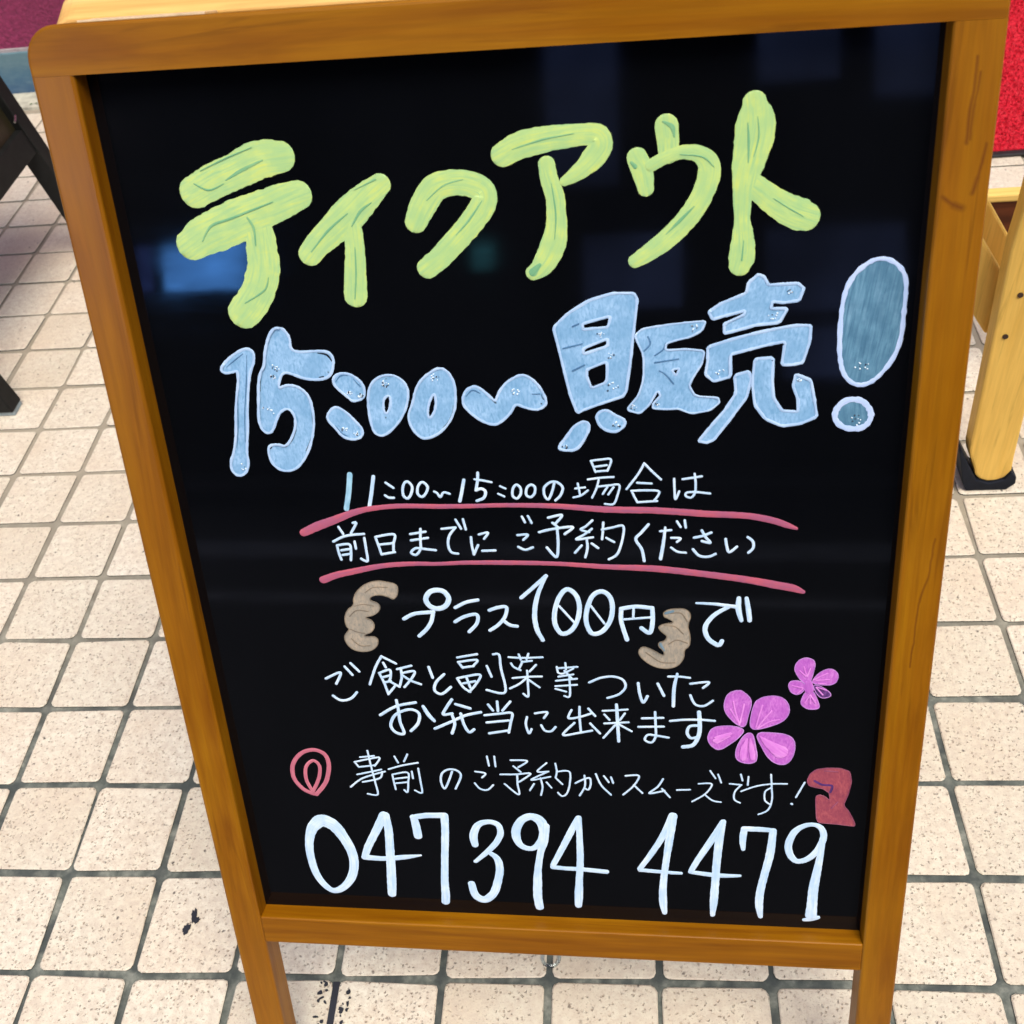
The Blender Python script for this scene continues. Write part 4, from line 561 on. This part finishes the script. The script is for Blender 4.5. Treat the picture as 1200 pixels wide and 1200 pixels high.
for x in (-.16, .60):
    bm = bmesh.new(); box(bm, x, x+.05, .232, .268, .0, .60); link('leg', finish(bm, .004), ps, [pine_z])

# ================================================================== THE MENU BOARD
Uv, Vv, Nv = Vector((.99940825, -.03439713, 0)), Vector((.01137471, .33049114, .94373949)), Vector((-.03246195, -.94318, .33069))
Uv.normalize(); Nv = Uv.cross(Vv).normalized(); Vv = Nv.cross(Uv).normalized()
O = Vector((.1736, -.1112, 0))
def frame_matrix(o, x, y, z):
    return Matrix(((x.x, y.x, z.x, o.x), (x.y, y.y, z.y, o.y), (x.z, y.z, z.z, o.z), (0, 0, 0, 1)))
W, TH, DEP, TOP = .5510, .0254, .01535, .9378
IN0, IN1, T0, B0_, B1_ = .0268, .5229, .9098, .2039, .2330
stand = empty('menu_board', frame_matrix(O, Uv, Vv, Nv))
tag(stand, 'honey wood A-frame blackboard with hand painted Japanese takeout lettering', 'menu board')
def rounded_rail():
    r = .020; pts = [(0, T0), (W, T0)]
    for k in range(9): a = R(90*k/8); pts.append((W-r+r*math.cos(a), TOP-r+r*math.sin(a)))
    for k in range(9): a = R(90+90*k/8); pts.append((r+r*math.cos(a), TOP-r+r*math.sin(a)))
    return pts
def leaf(par, mu, mv, foot_slope):
    bm = bmesh.new(); prism(bm, rounded_rail(), -TH, 0, 2)
    jt = lambda e: all(abs(v.co.y-T0) < .0006 for v in e.verts)
    o = link('top_rail', finish(bm, .0022, 3, False, jt), par, [mu])
    for (a, b) in ((0, IN0), (IN1, W)):
        bm = bmesh.new(); f = TH*foot_slope; lo, hi = (0, f) if f > 0 else (-f, 0)
        hexa(bm, [(a, lo, 0), (b, lo, 0), (b, hi, -TH), (a, hi, -TH), (a, T0-.0001, 0), (b, T0-.0001, 0), (b, T0-.0001, -TH), (a, T0-.0001, -TH)])
        # order ring properly
        link('stile', finish(bm, .0022, 3, False, jt), par, [mv])
    bm = bmesh.new(); box(bm, IN0-.0005, IN1+.0005, B0_, B1_, -TH+.0008, -.0007)
    link('bottom_rail', finish(bm, .0017, 3), par, [mu])
    for o in par.children:
        for f in o.data.polygons: f.use_smooth = False
leaf(stand, wood_u, wood_v, Nv.z/Vv.z)
bm = bmesh.new(); box(bm, IN0-.006, IN1+.006, B1_-.006, T0+.006, -DEP-.004, -DEP)
board = link('blackboard', finish(bm), stand, [BOARD])
# rear leaf, hinged to the top back edge of the front one
hin = O + Vv*TOP - Nv*TH
H = Vector((-Uv.y, Uv.x, 0)); ang = R(20.6)
V2 = (Vector((0, 0, 1))*math.cos(ang) - H*math.sin(ang)).normalized(); U2 = -Uv; N2 = U2.cross(V2).normalized()
O2 = hin + Uv*W - V2*TOP + N2*(TH+.0012)
O2 += V2*0.0
rear = empty('rear_tmp', frame_matrix(O2, U2, V2, N2))
leaf(rear, rear_u, rear_v, N2.z/V2.z)
bm = bmesh.new(); box(bm, IN0-.006, IN1+.006, B1_-.006, T0+.006, -DEP-.004, -DEP); link('rear_blackboard', finish(bm), rear, [BOARD])
M2 = stand.matrix_world.inverted() @ rear.matrix_world
for o in list(rear.children):
    o.data.transform(M2) if False else None
    o.parent = stand; o.matrix_parent_inverse = Matrix.Identity(4); o.matrix_local = M2
bpy.data.objects.remove(rear)
BRASS = simple('pale_brass_hinge', (.80, .66, .42), .4, .15, 200, 0, .5)
for u0 in (.033, .405):
    bm = bmesh.new(); tube(bm, [(u0, TOP+.0003, -TH-.0002), (u0+.078, TOP+.0003, -TH-.0002)], .0011, 14)
    box(bm, u0, u0+.078, TOP+.0001, TOP+.0012, -TH-.0002, -TH+.019)
    for q in range(1, 5): pass
    link('hinge', finish(bm), stand, [BRASS])
    for q in range(0):
        bm = bmesh.new(); tube(bm, [(u0+.02+q*.04, TOP+.001, -TH+.010), (u0+.02+q*.04, TOP+.0019, -TH+.010)], .0025, 12); link('screw', finish(bm), bpy.data.objects[[o.name for o in stand.children if o.name.startswith('hinge')][-1]], [BRASS])

# ---------------- hand painted lettering (board millimetre tenths: u, v, width)
def catmull(pts, closed, step):
    n = len(pts); out = []
    rng = range(n) if closed else range(n-1)
    for i in rng:
        if closed: p = [pts[(i+k) % n] for k in (-1, 0, 1, 2)]
        else: p = [pts[max(i-1, 0)], pts[i], pts[i+1], pts[min(i+2, n-1)]]
        p = [np.array(q) for q in p]
        L = np.linalg.norm(p[2][:2]-p[1][:2]); m = max(2, int(L/step))
        for k in range(m):
            t = k/m; t2, t3 = t*t, t*t*t
            out.append(.5*((2*p[1])+(-p[0]+p[2])*t+(2*p[0]-5*p[1]+4*p[2]-p[3])*t2+(-p[0]+3*p[1]-3*p[2]+p[3])*t3))
    if not closed: out.append(np.array(pts[-1]))
    return out
class Mesh:
    def __init__(s, tag=''): s.tag = tag; s.v, s.f, s.uv, s.m = [], [], [], []
    def ribbon(s, pts, closed, z, mi, rg, h=.00014):
        wmin = min(p[2] for p in pts); step = max(.0005, min(.0016, wmin*.35))
        c = catmull(pts, closed, step)
        if not closed:
            d0 = c[0][:2]-c[1][:2]; d0 /= np.linalg.norm(d0)+1e-12; d1 = c[-1][:2]-c[-2][:2]; d1 /= np.linalg.norm(d1)+1e-12
            a, b = [], []
            for t in (1.0, .93, .75, .45):
                k = math.sqrt(max(0, 1-t*t))+.02
                a.append(np.array([*(c[0][:2]+d0*c[0][2]/2*t), c[0][2]*k]))
            for t in (.45, .75, .93, 1.0):
                k = math.sqrt(max(0, 1-t*t))+.02
                b.append(np.array([*(c[-1][:2]+d1*c[-1][2]/2*t), c[-1][2]*k]))
            c = a+c+b
        n = len(c); base = len(s.v); off = rg.uniform(0, 50); ln = 0; ph = rg.uniform(0, 99)
        prof = ((-1, h*.35), (-.88, h), (0, h*1.05), (.88, h), (1, h*.35))
        for i in range(n):
            a = c[(i-1) % n] if closed else c[max(i-1, 0)]; b = c[(i+1) % n] if closed else c[min(i+1, n-1)]
            d = b[:2]-a[:2]; d = d/(np.linalg.norm(d)+1e-12); nn = np.array([-d[1], d[0]])
            if i: ln += np.linalg.norm(c[i][:2]-c[i-1][:2])
            wv = c[i][2]/2
            for (t, hh) in prof:
                wob = 1+.07*noise.noise(Vector((ln*320+ph, t*3+ph, 0))) if abs(t) == 1 else 1
                p = c[i][:2]+nn*wv*t*wob
                s.v.append((p[0], p[1], z+hh+i*2e-6)); s.uv.append((ln+off, t*wv+off))
        for i in range(n if closed else n-1):
            A, B = base+i*5, base+((i+1) % n)*5
            for k in range(4): s.f.append((A+k, B+k, B+k+1, A+k+1)); s.m.append(mi)
    def fill(s, poly, holes, z, mi, rg):
        loops = [[Vector((x, y, 0)) for x, y in poly]]+[[Vector((x, y, 0)) for x, y in h] for h in holes]
        flat = [p for l in loops for p in l]; base = len(s.v); a = rg.uniform(1.3, 1.8); off = rg.uniform(0, 50); q = 1 if mi == 0 and 'teal' in s.tag else 6
        for p in flat: s.v.append((p.x, p.y, z)); s.uv.append(((p.x*math.cos(a)+p.y*math.sin(a))*q+off, -p.x*math.sin(a)+p.y*math.cos(a)))
        for t in tessellate_polygon(loops):
            x = [flat[i] for i in t]
            if (x[1]-x[0]).cross(x[2]-x[0]).z < 0: t = t[::-1]
            s.f.append(tuple(base+i for i in t)); s.m.append(mi)
    def build(s, name, mats, parent):
        me = bpy.data.meshes.new('m'); me.from_pydata(s.v, [], s.f)
        for m in mats: me.materials.append(m)
        ul = me.uv_layers.new(name='UVMap'); li = np.empty(len(me.loops), dtype=np.int32); me.loops.foreach_get('vertex_index', li)
        ul.data.foreach_set('uv', np.array(s.uv, dtype=np.float32)[li].ravel())
        me.polygons.foreach_set('material_index', s.m); me.polygons.foreach_set('use_smooth', [True]*len(s.f)); me.update()
        return link(name, me, parent)
def chaikin(pts, r, it=2):
    for _ in range(it):
        o = []
        n = len(pts)
        for i in range(n):
            a, b = pts[i], pts[(i+1) % n]
            o.append((a[0]*(1-r)+b[0]*r, a[1]*(1-r)+b[1]*r)); o.append((a[0]*r+b[0]*(1-r), a[1]*r+b[1]*(1-r)))
        pts = o
        r = .25 if r > .2 else r
    return pts
def area(p): return sum(p[i][0]*p[(i+1) % len(p)][1]-p[(i+1) % len(p)][0]*p[i][1] for i in range(len(p)))/2
T = 1e-4
ZB = -DEP
rgp = random.Random(21)
COLN = dict(green='yellow-green', blue='pale blue outlined', teal='slate blue outlined', white='white', tealink='thin bluish white', red='rose red', tan='tan', pink='pink', rose='rose', brick='brick red')
for gi, (lab, colr, items) in enumerate(GLYPHS):
    M = Mesh(colr); mats = []; z = ZB+.00002+(gi % 4)*.000012; k = 0
    def mi(c):
        if c not in mats: mats.append(c)
        return mats.index(c)
    for it in items:
        if it[0] == 's':
            p = [(it[3][i]*T, it[3][i+1]*T, it[3][i+2]*T) for i in range(0, len(it[3]), 3)]
            M.ribbon(p, bool(it[2]), z+k*.00004+(.00012 if it[1] else 0), mi(it[1] or colr), rgp, (.00008 if it[1] else .00014))
        else:
            _, c, pl, holes, ow, oc, sm = it
            q = chaikin([(pl[i]*T, pl[i+1]*T) for i in range(0, len(pl), 2)], sm)
            hs = [chaikin([(h[i]*T, h[i+1]*T) for i in range(0, len(h), 2)], sm) for h in holes]
            M.fill(q, hs, z+.00010+k*.00001, mi(c or colr), rgp)
            for loop in [q]+hs:
                l2 = [(x, y, ow*T*rgp.uniform(.82, 1.18)) for x, y in loop]
                l2 = [l2[0]]+[b for a, b in zip(l2, l2[1:]) if math.hypot(a[0]-b[0], a[1]-b[1]) > .0004]
                M.ribbon(l2, True, z+.00006, mi(oc or 'pale'), rgp, .00012)
        k += 1
    pict = any(t in lab for t in ('blossom', 'curl', 'underline', 'loop', 'numeral'))
    nm = {'blossom': 'painted_blossom', 'curl': 'painted_curl', 'underline': 'painted_underline', 'loop': 'painted_loop', 'numeral': 'painted_numeral'}
    name = next((v for t, v in nm.items() if t in lab), 'painted_character')
    o = M.build(name, [PAINT[c] for c in mats], board)
    if pict: o['label'] = lab
    elif colr in ('green', 'blue', 'teal'): o['label'] = COLN[colr]+' painted character'
# paint bubbles: little domes in the pale blue letters, sparkle put in as whitish colour
BUBW = simple('glint_white_bubble', (.75, .86, .95), .18, .1, 300); BUBD = simple('burst_bubble', (.02, .03, .05), .3, .2, 300)
bm = bmesh.new(); rg = random.Random(4); dark = []
for (u, v, r) in BUBBLES:
    for q in range(9):
        a, d = rg.uniform(0, 6.28), r*T*math.sqrt(rg.random())*.85; s = rg.uniform(.0003, .0007)
        f0 = len(bm.faces)
        bmesh.ops.create_icosphere(bm, subdivisions=1, radius=s, matrix=Matrix.Translation((u*T+d*math.cos(a), v*T+d*math.sin(a)*.8, ZB+.00030)))
        if rg.random() < .3:
            bm.faces.ensure_lookup_table()
            for f in bm.faces[f0:]: f.material_index = 1
bo = link('paint_bubbles', finish(bm, 0, 0, True), board, [BUBW, BUBD]); bo['kind'] = 'stuff'

# small clear ring lying on the tiles behind the bottom rail
k = NT('clear_plastic'); k.b.inputs['Transmission Weight'].default_value = 1; k.b.inputs['Roughness'].default_value = .05; k.b.inputs['Base Color'].default_value = (.85, .95, 1, 1)
bm = bmesh.new(); tube(bm, [(.0085*math.cos(a*math.pi/12), .0085*math.sin(a*math.pi/12), 0) for a in range(24)], .0017, 8, True)
rgo = link('plastic_ring', finish(bm, 0, 0, True), None, [k.m]); rgo.location = (.4331, .0215, .0022)
tag(rgo, 'tiny clear plastic ring lying on a tile joint under the menu board', 'ring')
